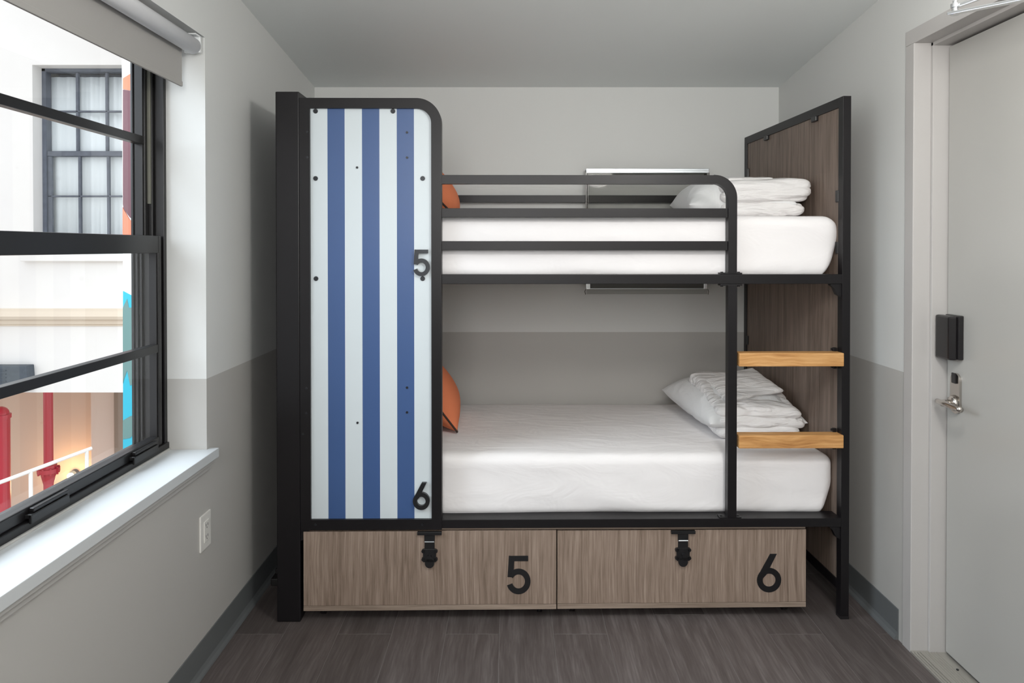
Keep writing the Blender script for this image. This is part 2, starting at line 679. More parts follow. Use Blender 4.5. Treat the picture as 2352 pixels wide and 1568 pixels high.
bm = bmesh.new()
XO = XL - WT
add_wallbox(bm, XO, XL, YR, WY0, -0.05, None)
add_wallbox(bm, XO, XL, WY1, YB + 0.1, -0.05, None)
add_wallbox(bm, XO, XL, WY0, WY1, -0.05, WZ0 - 0.03)
add_wallbox(bm, XO, XL, WY0, WY1, WZ1, None)
o = tag(link('wall_left', bm, M['wall']), kind='structure')

bm = bmesh.new()
add_wallbox(bm, XR, XR + 0.16, YR, DY0, -0.05, None)
add_wallbox(bm, XR, XR + 0.16, DY1, YB + 0.1, -0.05, None)
add_wallbox(bm, XR, XR + 0.16, DY0, DY1, DZ, None)
tag(link('wall_right', bm, M['wall']), kind='structure')
bm = bmesh.new()
add_wallbox(bm, XO, XR + 0.16, YB, YB + 0.12, -0.05, None)
tag(link('wall_back', bm, M['wall']), kind='structure')
bm = bmesh.new()
add_wallbox(bm, XO, XR + 0.16, YR - 0.12, YR, -0.05, None)
tag(link('wall_rear', bm, M['wall']), kind='structure')
bm = bmesh.new()
vs = add_box(bm, XO, XR + 0.16, YR - 0.12, YB + 0.12, 0, 0.1)
for v in vs:
    v.co.z += ceil_z(v.co.y)
tag(link('ceiling', bm, M['ceiling']), kind='structure')

# floor: every plank a piece of its own
fl = tag(box('floor', XO, XR + 0.16, YR - 0.12, YB + 0.12, -0.08, -0.0007, M['sub']), kind='structure')
PW, PL = 0.190, 1.22
x = -0.044 - 5 * PW
col_i = 0
while x < XR:
    y = (2.47 - 4 * PL) if col_i % 2 == 0 else (2.47 - 0.62 * PL - 3 * PL)
    if col_i in (3, 8):
        y += 0.13
    while y < YB:
        xa, xb = max(x, XL), min(x + PW, XR)
        ya, yb = max(y, YR), min(y + PL, YB)
        if yb - ya > 0.02 and xb - xa > 0.01:
            bm = bmesh.new()
            g = 0.0009
            cx_, cy_ = (xa + xb) / 2, (ya + yb) / 2
            hx_, hy_ = (xb - xa) / 2 - g, (yb - ya) / 2 - g
            add_box(bm, -hx_, hx_, -hy_, hy_, -0.003, 0.0, 0.0006, 1)
            link('plank', bm, M['plank'], fl, loc=(cx_, cy_, 0))
        y += PL
    x += PW
    col_i += 1


# cove base along the walls
def base_poly(h=0.106):
    return [(0, 0), (0.016, 0), (0.014, 0.006), (0.008, 0.014), (0.004, 0.026), (0.003, h - 0.002), (0.002, h), (0, h)]


bm = bmesh.new()
add_prism(bm, base_poly(), YR, YB, to3=lambda a, y, z: (XL + a, y, z))
tag(link('baseboard_left', bm, M['base']), kind='structure')
bm = bmesh.new()
add_prism(bm, base_poly(), DY1 + 0.032, YB, to3=lambda a, y, z: (XR - a, y, z))
add_prism(bm, base_poly(), YR, DY0 - 0.05, to3=lambda a, y, z: (XR - a, y, z))
tag(link('baseboard_right', bm, M['base']), kind='structure')
bm = bmesh.new()
add_prism(bm, base_poly(), XL + 0.016, XR - 0.016, to3=lambda a, y, z: (y, YB - a, z))
tag(link('baseboard_back', bm, M['base']), kind='structure')

# ------------------------------------------------------------------ window
win = thing('window_1', kind='structure', loc=(0, 0, 0))
FX1 = XO + 0.045     # inner face of the frame
FX0 = XO - 0.055
bm = bmesh.new()
fw = 0.030
add_box(bm, FX0, FX1 - 0.03, WY1 - fw, WY1, WZ0 + 0.005, WZ1, 0.002)
add_box(bm, FX1 - 0.03, FX1, WY1 - 0.016, WY1, WZ0 + 0.005, WZ1, 0.002)
add_box(bm, FX0, FX1, WY0, WY0 + fw, WZ0 + 0.005, WZ1, 0.002)
add_box(bm, FX0, FX1, WY0, WY1, WZ1 - 0.04, WZ1, 0.002)
add_box(bm, FX0, FX1 + 0.006, WY0, WY1, WZ0 + 0.005, WZ0 + 0.030, 0.003)
for k, xx in enumerate((FX0 + 0.006, FX0 + 0.020, FX0 + 0.034)):
    add_box(bm, xx, xx + 0.005, WY1 - fw - 0.005 - 0.002 * k, WY1 - fw, WZ0 + 0.03, WZ1 - 0.04, 0.001)
link('window_frame', bm, M['winframe'], win)
box('balance_track', FX1 - 0.052, FX1 - 0.034, WY1 - 0.036, WY1 - 0.028, 1.50, WZ1 - 0.04, M['wintrack'], win, 0.001)


def sash(x0, x1, z0, z1, zm, stile, rail_lo, rail_hi, mh):
    yA, yB = WY0 + fw, WY1 - fw
    s_bm = bmesh.new()
    add_box(s_bm, x0, x1, yA, yA + stile, z0, z1, 0.003)
    add_box(s_bm, x0, x1, yB - stile, yB, z0, z1, 0.003)
    add_box(s_bm, x0, x1, yA + stile, yB - stile, z0, z0 + rail_lo, 0.003)
    add_box(s_bm, x0, x1, yA + stile, yB - stile, z1 - rail_hi, z1, 0.003)
    # stepped glazing bead
    xm = (x0 + x1) / 2
    for (ya, yb) in ((yA + stile, yA + stile + 0.008), (yB - stile - 0.008, yB - stile)):
        add_box(s_bm, xm - 0.012, xm + 0.012, ya, yb, z0 + rail_lo, z1 - rail_hi)
    s = link('sash', s_bm, M['winframe'], win)
    box('muntin', xm - 0.012, xm + 0.014, yA + stile, yB - stile, zm - mh / 2, zm + mh / 2, M['winframe'], s, 0.002)
    box('pane', xm - 0.003, xm + 0.001, yA + stile + 0.002, yB - stile - 0.002, z0 + rail_lo, zm - mh / 2, M['glass'], s)
    box('pane', xm - 0.003, xm + 0.001, yA + stile + 0.002, yB - stile - 0.002, zm + mh / 2, z1 - rail_hi, M['glass'], s)
    return s


lo = sash(FX1 - 0.034, FX1 - 0.002, WZ0 + 0.030, 1.398, 1.040, 0.020, 0.030, 0.055, 0.026)
hi = sash(FX1 - 0.075, FX1 - 0.043, 1.345, WZ1 - 0.04, 1.700, 0.020, 0.050, 0.035, 0.026)
for ya in (1.686, 2.13):
    bm = bmesh.new()
    add_box(bm, FX1 - 0.002, FX1 + 0.014, ya - 0.07, ya + 0.07, WZ0 + 0.036, WZ0 + 0.046, 0.002)
    add_box(bm, FX1 + 0.008, FX1 + 0.015, ya - 0.07, ya + 0.07, WZ0 + 0.024, WZ0 + 0.046, 0.002)
    add_box(bm, FX1 - 0.002, FX1 + 0.010, ya - 0.055, ya + 0.075, WZ0 + 0.046, WZ0 + 0.056, 0.002)
    link('lift_handle', bm, M['winframe'], lo)
bm = bmesh.new()
add_box(bm, XO + 0.02, -0.962, WY0 - 0.02, WY1 - 0.0005, WZ0 - 0.026, WZ0 + 0.004, 0.002)
add_box(bm, XL + 0.0005, -0.962, WY1 - 0.002, WY1 + 0.022, WZ0 - 0.026, WZ0 + 0.004, 0.002)
sl = link('window_sill', bm, M['sill'], win)
bm = bmesh.new()
add_box(bm, XL + 0.0005, -0.972, WY0 - 0.02, WY1 + 0.010, WZ0 - 0.042, WZ0 - 0.0262, 0.002)
add_box(bm, XL + 0.0005, -0.982, WY0 - 0.02, WY1 + 0.004, WZ0 - 0.060, WZ0 - 0.0425, 0.002)
link('apron_moulding', bm, M['apron'], sl)
box('caulk_strip', FX1 - 0.002, FX1 + 0.012, WY0, WY1 - 0.001, WZ0 + 0.0035, WZ0 + 0.010, M['apron'], sl, 0.002)

# ------------------------------------------------------------------ roller blind
rb = thing('roller_blind', 'grey roller blind rolled up under the window head on a pale roll', 'blind', (-1.02, 1.66, 2.004))
bm = bmesh.new()
add_cyl(bm, (0, -0.60, 0), (0, 0.600, 0), 0.026, 32)
o = link('blind_roll', bm, M['tube'], rb)
for p in o.data.polygons:
    p.use_smooth = len(p.vertices) == 4
box('blind_cloth', -0.0295, -0.0275, -0.59, 0.584, -0.125, 0.005, M['blind'], rb)
box('hem_bar', -0.0325, -0.0245, -0.59, 0.584, -0.133, -0.117, M['blind'], rb, 0.002)
for s in (-1, 1):
    bm = bmesh.new()
    e = 0.602 if s > 0 else -0.616
    add_box(bm, -0.03, 0.022, e, e + 0.014, -0.02, 0.034, 0.003)
    add_box(bm, -0.03, 0.022, e - (0.03 if s > 0 else 0), e + (0.014 if s > 0 else 0.044), 0.029, 0.034, 0.001)
    add_cyl(bm, (0, e - 0.006 * s + 0.007, -0.002), (0, e + 0.007, -0.002), 0.014, 16)
    link('mounting_bracket', bm, M['white'], rb)

# ------------------------------------------------------------------ outlet on the left wall
oy, oz = 2.266, 0.447
ot = thing('wall_outlet', 'white wall outlet on grey wall below the window sill', 'outlet', (XL, oy, oz))
box('cover_plate', 0.0, 0.006, -0.038, 0.038, -0.057, 0.057, M['outlet'], ot, 0.002)
bm = bmesh.new()
add_box(bm, 0.006, 0.009, -0.017, 0.017, -0.034, 0.034, 0.0015)
so = link('socket_face', bm, M['outlet'], ot)
for zz in (-0.019, 0.017):
    bm = bmesh.new()
    add_box(bm, 0.0088, 0.0094, -0.007, -0.005, zz, zz + 0.008)
    add_box(bm, 0.0088, 0.0094, 0.005, 0.007, zz, zz + 0.008)
    add_cyl(bm, (0.0088, 0, zz - 0.005), (0.0094, 0, zz - 0.005), 0.002, 10)
    link('slot', bm, M['plastic'], so)

# ------------------------------------------------------------------ door
dr = thing('door_1', kind='structure')
JX = 1.445        # face of the door leaf
bm = bmesh.new()
FY = DY1 - 0.046  # jamb face towards the camera
# far jamb: face flange on the wall, jamb return with a stop
add_box(bm, XR - 0.004, XR + 0.012, FY, DY1 + 0.003, 0.0, DZ - 0.046, 0.0015)
add_box(bm, XR - 0.003, XR + 0.054, FY - 0.001, FY + 0.02, 0.0, DZ - 0.045, 0.0015)
add_box(bm, XR + 0.054, JX + 0.05, FY - 0.012, FY + 0.02, 0.0, DZ - 0.045, 0.0015)
# near jamb
NY = DY0 + 0.046
add_box(bm, XR - 0.004, XR + 0.012, DY0 - 0.003, NY, 0.0, DZ - 0.046, 0.0015)
add_box(bm, XR - 0.003, JX + 0.05, NY - 0.02, NY, 0.0, DZ - 0.045, 0.0015)
# head
add_box(bm, XR - 0.004, XR + 0.012, DY0 - 0.003, DY1 + 0.003, DZ - 0.0455, DZ + 0.003, 0.0005)
add_box(bm, XR - 0.0035, XR + 0.056, NY, FY, DZ - 0.046, DZ - 0.02, 0.0005)
add_box(bm, XR + 0.054, JX + 0.05, NY, FY, DZ - 0.057, DZ - 0.02, 0.0015)
link('door_frame', bm, M['doorframe'], dr)
leaf = box('door_leaf', JX, JX + 0.044, NY + 0.003, FY - 0.019, 0.016, DZ - 0.064, M['door'], dr, 0.0015)
box('backing', JX + 0.046, JX + 0.052, NY - 0.01, FY + 0.01, 0.0, DZ, M['plastic'], dr)
bm = bmesh.new()
add_box(bm, XR - 0.004, JX + 0.05, NY - 0.04, FY + 0.0, -0.003, 0.008, 0.002)
for k in range(3):
    add_box(bm, XR + 0.002 + k * 0.010, XR + 0.007 + k * 0.010, NY, FY - 0.012, 0.008, 0.011, 0.001)
for k in range(5):
    add_box(bm, XR + 0.040 + k * 0.009, XR + 0.044 + k * 0.009, NY, FY - 0.012, 0.008, 0.0095, 0.0006)
th = link('threshold', bm, M['alu'], dr)
cyl('screw', (XR + 0.085, 2.245, 0.008), (XR + 0.085, 2.245, 0.0105), 0.004, M['screw'], th, 12)

# black reader box
bm = bmesh.new()
add_box(bm, JX - 0.018, JX, 2.252, 2.322, 1.000, 1.142, 0.004)
vs = add_box(bm, JX - 0.052, JX - 0.018, 2.256, 2.330, 0.998, 1.140, 0.006)
for v in vs:
    if v.co.x < JX - 0.03:
        t = (v.co.z - 1.069) / 0.071
        v.co.x += 0.010 * t * t
        v.co.y += 0.004
link('lock_housing', bm, M['plastic'], dr, smooth=False)

# lever handle with plate
bm = bmesh.new()
hy, hz = 2.285, 0.868
poly = [(-0.020, -0.038), (0.020, -0.038)]
poly = arc(0, -0.02, 0.026, 200, 340, 12) + [(0.0235, 0.06)] + arc(0, 0.062, 0.0235, 0, 180, 12) + [(-0.0235, 0.0)]
add_prism(bm, poly, JX - 0.008, JX, to3=lambda a, y, z: (y, hy + a, hz + z))
pl_ = link('lock_plate', bm, M['nickel'], dr)
bm = bmesh.new()
add_box(bm, JX - 0.013, JX - 0.008, hy - 0.012, hy + 0.012, hz + 0.052, hz + 0.086, 0.003)
link('turn_slot', bm, M['plastic'], pl_)
bm = bmesh.new()
add_cyl(bm, (JX - 0.010, hy, hz - 0.012), (JX - 0.022, hy, hz - 0.012), 0.026, 28, 0.020)
add_cyl(bm, (JX - 0.022, hy, hz - 0.012), (JX - 0.050, hy, hz - 0.012), 0.011, 20)
pts = []
for i in range(11):
    t = i / 10
    pts.append((JX - 0.050 - 0.010 * math.sin(t * 3.0) - 0.010 * t, hy + 0.022 - 0.140 * t, hz - 0.010 + 0.002 * t + 0.004 * math.sin(t * math.pi)))
add_tube(bm, pts, 0.0085, 12)
lv = link('door_handle', bm, M['nickel'], dr, smooth=True)

# door closer (arm reaching into the frame at the top right)
dc = thing('door_closer', 'chrome door closer arm above the grey door', 'door closer', (JX, 1.58, 1.93))
box('closer_body', -0.055, 0.0, -0.10, 0.14, -0.03, 0.03, M['chrome'], dc, 0.006)


def rod(name, p0, p1, wdt, hgt, mat, parent, org):
    p0, p1 = Vector(p0), Vector(p1)
    d = p1 - p0
    bm = bmesh.new()
    add_box(bm, -wdt / 2, wdt / 2, -hgt / 2, hgt / 2, 0, d.length, min(wdt, hgt) * .25)
    q = d.to_track_quat('Z', 'Y').to_matrix().to_4x4()
    bmesh.ops.transform(bm, matrix=Matrix.Translation(p0 - Vector(org)) @ q, verts=bm.verts)
    return link(name, bm, mat, parent)


org = (JX, 1.58, 1.93)
EL = Vector((1.20, 1.917, 2.002))
rod('lower_arm', EL - Vector((0.01, -0.01, 0.006)), (1.38, 1.55, 1.955), 0.022, 0.008, M['chrome'], dc, org)
rod('upper_arm', EL + Vector((0.006, 0, 0.012)), (1.36, 1.62, 2.036), 0.010, 0.010, M['chrome'], dc, org)
rod('connecting_rod', (1.36, 1.62, 2.036), (XR - 0.004, 1.90, 2.066), 0.014, 0.008, M['chrome'], dc, org)
bm = bmesh.new()
for (za, zb, rr) in ((-0.012, -0.004, 0.011), (-0.004, 0.008, 0.008), (0.008, 0.018, 0.011), (0.018, 0.026, 0.006)):
    add_cyl(bm, EL - Vector(org) + Vector((0, 0, za)), EL - Vector(org) + Vector((0, 0, zb)), rr, 18)
link('elbow_joint', bm, M['chrome'], dc)

# ------------------------------------------------------------------ bunk bed
bed = thing('bunk_bed', 'charcoal metal bunk bed with striped blue and white end panel', 'bunk bed', tuple(BO), BYAW)
W = 0.98                                    # depth of the bed, front to back
UR0 = bl(1936, 400)[0]                      # inner edge of the right end frame
UR1 = bl(1954.5, 400)[0]


def sk(u, v):
    """the right end frame stands very slightly skew in plan"""
    return u - 0.026 * v / W


TH = bl(700, 210)[1]
# left end wall: tall dark box that stands on the floor
bm = bmesh.new()
u1 = bl(687, 400)[0]
add_box(bm, 0, u1, 0, W, 0.0, TH, 0.004)
le = link('end_column', bm, M['metal'], bed)

# striped front panel in its rounded tube frame
TW = bl(1014, 400)[0] - bl(990.5, 400)[0]
fx0, fx1 = bl(688, 400)[0], bl(1014, 400)[0]
fzt, fzb = bl(850, 225)[1], bl(850, 1216)[1]
ro = 0.090
path = [(fx0 + TW / 2, fzb + TW / 2), (fx0 + TW / 2, fzt - TW / 2), (fx1 - ro, fzt - TW / 2)]
path += arc(fx1 - ro, fzt - ro, ro - TW / 2, 88, 0, 14) + [(fx1 - TW / 2, fzb + TW / 2)]
bm = bmesh.new()
add_ribbon(bm, path, TW, -0.002, 0.036, closed=True)
pf = link('panel_frame', bm, M['metal'], bed)
xs = [bl(p, 700)[0] for p in (711, 751.5, 791, 831, 871, 911, 950.5, 990.5)]
zb_, zt_ = bl(850, 1192)[1], bl(850, 248)[1]
bm = bmesh.new()
ri = ro - TW
for i in range(7):
    a, c = xs[i] - (0.004 if i == 0 else 0), xs[i + 1] + (0.004 if i == 6 else 0)
    if i < 6:
        poly = [(a, zb_ - 0.004), (c, zb_ - 0.004), (c, zt_ + 0.004), (a, zt_ + 0.004)]
    else:
        poly = [(a, zb_ - 0.004), (c, zb_ - 0.004)] + arc(fx1 - ro, fzt - ro, ri + 0.004, 0, 78, 10) + [(a, zt_ + 0.004)]
    add_prism(bm, poly, 0.010, 0.022, mat=i % 2)
sp = link('striped_panel', bm, [M['white_panel'], M['blue_panel']], bed)
sp['label'] = 'white panel with three vertical blue stripes'
bm = bmesh.new()
for (px, py) in ((723, 254), (901.5, 254), (723, 409), (970, 409), (724, 640), (970, 640)):
    u, z = bl(px, py)
    b1 = bmesh.new()
    add_cyl(b1, (u, 0.010, z), (u, 0.006, z), 0.0088, 18, 0.0075)
    add_cyl(b1, (u, 0.006, z), (u, 0.0045, z), 0.0045, 6)
    link('bolt', b1, M['screw'], sp)
for (px, py) in ((819, 384), (820, 972), (934, 303), (934, 361), (934, 891), (934, 948)):
    u, z = bl(px, py)
    b1 = bmesh.new()
    add_cyl(b1, (u, 0.010, z), (u, 0.007, z), 0.0042, 12)
    link('screw', b1, M['screw'], sp)
bm.free()
for (px, py) in ((706, 303), (706, 361), (704, 891), (704, 948), (696, 996), (725, 1204), (970, 1204)):
    u, z = bl(px, py)
    b1 = bmesh.new()
    add_cyl(b1, (u, -0.002, z), (u, -0.004, z), 0.0042, 12)
    link('screw', b1, M['screw'], pf)


def digit(kind, u0, z0, wd, hg, v0, v1, mat, parent):
    """a sans digit cut from sheet: lower-left corner (u0, z0), size wd x hg"""
    bm = bmesh.new()
    sw = 0.148 * hg
    if kind == '5':
        rx, rz = wd / 2 - sw / 2, 0.333 * hg - sw / 2
        cx, cz = u0 + wd / 2, z0 + 0.333 * hg
        pth = arc(cx, cz, rx, 151, -163, 30, rz)
        add_ribbon(bm, pth, sw, v0, v1)
        add_box(bm, u0 + 0.10 * wd, u0 + 0.90 * wd, v0, v1, z0 + hg - 0.138 * hg, z0 + hg)
        add_ribbon(bm, [(u0 + 0.10 * wd + sw / 2, z0 + hg), (u0 + 0.045 * wd + sw / 2, z0 + 0.445 * hg)], sw, v0 + 0.0002, v1 - 0.0002)
    else:
        rx, rz = wd / 2 - sw / 2, 0.318 * hg - sw / 2
        cx, cz = u0 + wd / 2, z0 + 0.318 * hg
        add_ribbon(bm, arc(cx, cz, rx, 0, 348.75, 31, rz), sw, v0, v1, closed=True)
        p_top = (u0 + 0.68 * wd, z0 + hg)
        ang = 157
        p_lo = (cx + rx * math.cos(R(ang)), cz + rz * math.sin(R(ang)))
        poly = [(p_top[0] - 0.145 * wd, z0 + hg), (p_top[0] + 0.135 * wd, z0 + hg),
                (p_lo[0] + 0.24 * wd, p_lo[1] + 0.045 * hg), (p_lo[0] + 0.02 * wd, p_lo[1] - 0.10 * hg), (p_lo[0] - 0.16 * wd, p_lo[1] + 0.0 * hg)]
        poly[4] = (u0 + 0.035 * wd, p_lo[1] + 0.01 * hg)
        add_prism(bm, poly, v0 + 0.0002, v1 - 0.0002)
    return link('number', bm, mat, parent)


(a, zt5), (c, zb5) = bl(948.5, 573), bl(987, 634)
d5 = digit('5', a, zb5, c - a, zt5 - zb5, -0.004, 0.010, M['screw'], sp)
d5['label'] = 'raised charcoal number 5'
(a, zt6), (c, zb6) = bl(948.5, 1108), bl(987, 1170)
d6 = digit('6', a, zb6, c - a, zt6 - zb6, -0.004, 0.010, M['black'], sp)
d6['label'] = 'raised black number 6'

# upper guard rail
gt, gr = bl(1300, 401)[1], bl(1693, 560)[0]
TG = 0.0345
gl_ = fx1
rzb = bl(1500, 630)[1]
rg = 0.083
bm = bmesh.new()
path = [(gl_, gt - TG / 2), (gr - rg, gt - TG / 2)] + arc(gr - rg, gt - rg, rg - TG / 2 + 0.0012, 88, 0, 14) + [(gr - TG / 2 + 0.0012, rzb + 0.003)]
add_ribbon(bm, path, TG - 0.0024, 0.0, 0.032)
gd = link('guard_rail', bm, M['metal'], bed)
for (py0, py1) in ((478, 499), (553.5, 574.5)):
    z1_, z0_ = bl(1300, py0)[1], bl(1300, py1)[1]
    box('guard_bar', gl_, gr - TG + 0.001, 0.002, 0.030, z0_, z1_, M['metal'], gd, 0.001)

# main side rails
z1_, z0_ = bl(1300, 630)[1], bl(1300, 652)[1]
box('upper_side_rail', gl_, UR0, 0.0, 0.035, z0_, z1_, M['metal'], bed, 0.0015)
zl1, zl0 = bl(1300, 1192)[1], bl(1300, 1212)[1]
bm = bmesh.new()
add_box(bm, gl_, UR0, 0.0, 0.035, zl0, zl1, 0.0015)
add_box(bm, u1, UR0, 0.034, 0.075, zl1 - 0.012, zl1 - 0.001, 0.001)
link('lower_side_rail', bm, M['metal'], bed)
# small fixing plates of the guard rail and the ladder post
gm = bl(1680.5, 600)[0]
for (zz0, zz1) in ((z1_, z1_ + 0.006), (z0_ - 0.007, z0_), (zl1, zl1 + 0.004)):
    bm = bmesh.new()
    add_box(bm, gm - 0.040, gm + 0.040, 0.002, 0.034, zz0, zz1, 0.0015)
    for s in (-1, 1):
        add_cyl(bm, (gm + s * 0.031, 0.016, zz0 - (0.004 if zz1 <= z0_ + 0.001 else -0.002)), (gm + s * 0.031, 0.016, zz1 + (0.003 if zz1 > z0_ + 0.001 else 0)), 0.005, 10)
    link('fixing_plate', bm, M['metal'], bed)
# ladder post and steps
lp0, lp1 = bl(1672.5, 900)[0], bl(1693, 900)[0]
box('ladder_post', lp0, lp1, 0.001, 0.034, zl1 + 0.003, z0_ - 0.005, M['metal'], bed, 0.001)
for (py0, py1) in ((810, 840.5), (998, 1028)):
    zt, zb = bl(1800, py0)[1], bl(1800, py1)[1]
    ul, ur = bl(1696, 850)[0], bl(1936.5, 850)[0] - 0.001
    st = box('ladder_step', ul, ur, -0.010, 0.042, zb, zt, M['oak'], bed, 0.003, 2)
    st['label'] = 'light oak ladder step'
    for uu in (UR0 - 0.012,):
        b1 = bmesh.new()
        add_box(b1, uu - 0.004, uu + 0.010, 0.034, 0.046, zb - 0.016, zt + 0.014, 0.002)
        add_cyl(b1, (uu - 0.004, 0.040, zt + 0.008), (uu - 0.010, 0.040, zt + 0.008), 0.004, 8)
        add_cyl(b1, (uu - 0.004, 0.040, zb - 0.009), (uu - 0.010, 0.040, zb - 0.009), 0.004, 8)
        link('step_bracket', b1, M['metal'], st)

# back rails and mattress base boards
for (zA, zB) in ((z0_, z1_), (zl0, zl1)):
    box('back_side_rail', u1, UR0 - 0.02, W - 0.035, W - 0.001, zA, zB, M['metal'], bed, 0.001)
    box('mattress_board', u1, UR0 - 0.03, 0.036, W - 0.036, zA + 0.004, zA + 0.018, M['plywood'], bed)
zg1, zg0 = bl(1300, 448.5, W - 0.02)[1], bl(1300, 465, W - 0.02)[1]
box('back_guard_rail', u1, UR0 - 0.02, W - 0.030, W - 0.004, zg0, zg1, M['metal'], bed, 0.001)

# right end frame (headboard side)
TR = bl(1945, 220)[1]
PD = 0.034


def skew_box(name, ua, ub, va, vb, za, zb, mat, parent, bev=0.001):
    bm = bmesh.new()
    add_box(bm, ua, ub, va, vb, za, zb, bev, 2)
    for v in bm.verts:
        v.co.x = sk(v.co.x, v.co.y)
    return link(name, bm, mat, parent)


skew_box('end_post', UR0, UR1, 0.0, PD, 0.008, TR, M['metal'], bed)
skew_box('end_post', UR0, UR1, W - PD, W, 0.008, TR, M['metal'], bed)
for va in (0.0, W - PD):
    skew_box('foot_cap', UR0 - 0.001, UR1 + 0.001, va - 0.001, va + PD + 0.001, 0.0, 0.010, M['plastic'], bed)
skew_box('top_beam', UR0, UR1, PD, W - PD, TR - 0.036, TR, M['metal'], bed)
skew_box('bottom_beam', UR0, UR1, PD, W - PD, 0.098, 0.134, M['metal'], bed)
for (zA, zB) in ((z0_, z1_), (zl0, zl1)):
    skew_box('cross_beam', UR0 + 0.010, UR1, PD, W - PD, zA, zB, M['metal'], bed)
skew_box('headboard_panel', UR0 + 0.004, UR0 + 0.014, PD + 0.001, W - PD - 0.001, 0.134, TR - 0.0365, M['taupe_board'], bed, 0)['label'] = 'taupe wood-grain headboard panel'
for (v_, zc) in ((0.22, TR - 0.043), (0.70, TR - 0.043), (W - PD - 0.010, 1.73), (W - PD - 0.010, 1.20), (PD + 0.008, 1.55), (PD + 0.008, 1.36), (W - PD - 0.01, 0.90)):
    if v_ in (0.22, 0.70):
        skew_box('panel_clip', UR0 - 0.008, UR0 + 0.004, v_ - 0.020, v_ + 0.020, zc - 0.012, zc + 0.008, M['black'], bed, 0.003)
    else:
        skew_box('panel_clip', UR0 - 0.002, UR0 + 0.004, v_ - 0.010, v_ + 0.010, zc - 0.022, zc + 0.022, M['black'], bed, 0.002)
# corner gussets
for (zt, side) in ((z0_, 1), (zl0, 1), (zl0, -1)):
    bm = bmesh.new()
    g_ = 0.040
    if side > 0:
        poly = [(UR0, zt), (UR0 - g_, zt), (UR0 - g_, zt - 0.005), (UR0 - 0.028, zt - 0.014), (UR0 - 0.016, zt - g_), (UR0, zt - 0.048)]
    else:
        poly = [(u1, zt), (u1 + 0.036, zt), (u1 + 0.030, zt - 0.012), (u1 + 0.020, zt - 0.022), (u1 + 0.016, zt - 0.040), (u1, zt - 0.046)]
    add_prism(bm, poly, 0.006, 0.028)
    link('corner_gusset', bm, M['metal'], bed)
# left upper/lower rails behind the striped panel
box('panel_stiffener', u1, fx1 - TW, 0.023, 0.034, z0_, z1_, M['metal'], bed)


# ------------------------------------------------------------------ mattresses
def wpt(u, v, z=0.0):
    c, s = math.cos(BYAW), math.sin(BYAW)
    return Vector((BO.x + u * c - v * s, BO.y + u * s + v * c, z))


def mattress(name, label, ua, ub, va, vb, z0, z1, seed, bulge):
    sx, sy, sz = ub - ua, vb - va, z1 - z0

    def fn(p, nn):
        # soft crown on top, slightly slack sides, tucked bottom edge
        q = Vector(p)
        ux, uy, uz = p.x / (sx / 2), p.y / (sy / 2), p.z / (sz / 2)
        if nn.z > 0.3:
            q.z += 0.010 * (1 - ux ** 4) * (1 - uy ** 4)
        n1 = nz3(p, (2.2, 5, 14), seed)
        q += nn * (0.0035 * n1 + 0.0022 * nz3((p.x + 1.4 * p.z, p.y, p.z), (7, 4, 5), seed + 31))
        # loose diagonal folds near the bottom of the fronts
        low = max(0, -uz)
        dgl = p.x * 9 + p.z * 16
        q.y += (-1 if nn.y < 0 else 1) * abs(nn.y) * 0.0045 * low * math.sin(dgl + 3 * n1)
        if uz < -0.75:
            q.z += 0.004 * nz3(p, (4.5, 3, 1), seed + 3) * (abs(uz) - .75) * 4
        # right end: bulging shoulder, drawn in at the bottom
        if ux > 0.93:
            k = (ux - 0.93) / 0.07
            q.x += k * bulge * (0.55 - 1.15 * ((uz - 0.35) ** 2)) + 0.006 * k * nz3(p, (1, 6, 12), seed + 8)
        return q

    bm = rounded_box(sx, sy, sz, 0.035, 120, fn)
    o = link(name, bm, M['sheet'], None, True)
    c = wpt((ua + ub) / 2, (va + vb) / 2)
    o.location = (c.x, c.y, (z0 + z1) / 2)
    o.rotation_euler = (0, 0, BYAW)
    return tag(o, label, 'mattress', group=None)


ur_up = bl(1913, 560, 0.08)[0]
ur_lo = bl(1908, 1100, 0.09)[0]
zmu0, zmu1 = z0_ + 0.019, bl(1800, 494, 0.05)[1] - 0.004
mu = mattress('mattress', 'white sheeted mattress on the upper bunk behind the guard rail', u1 + 0.01, ur_up - 0.008, 0.040, W - 0.040, zmu0, zmu1, 1.0, 0.030)
zml0, zml1 = zl0 + 0.019, bl(1300, 1048, 0.07)[1] + 0.005
ml = mattress('mattress', 'white sheeted mattress on the lower bunk above the drawers', u1 + 0.01, ur_lo - 0.008, 0.062, W - 0.038, zml0, zml1, 4.0, 0.020)


# ------------------------------------------------------------------ pillows and folded duvets
def place(o, loc, rot):
    o.location = loc
    o.rotation_euler = [R(a) for a in rot]
    return o


def make_pillow(label, loc, rot, seed, a=0.235, b_=0.30, h=0.085):
    bm = puff(a, b_, h, 44, 2.9, 0.03, 0.005, seed, (7, 7, 7), flat=0.35, radial=0.006)
    return tag(place(link('pillow', bm, M['pillow'], None, True), loc, rot), label, 'pillow')


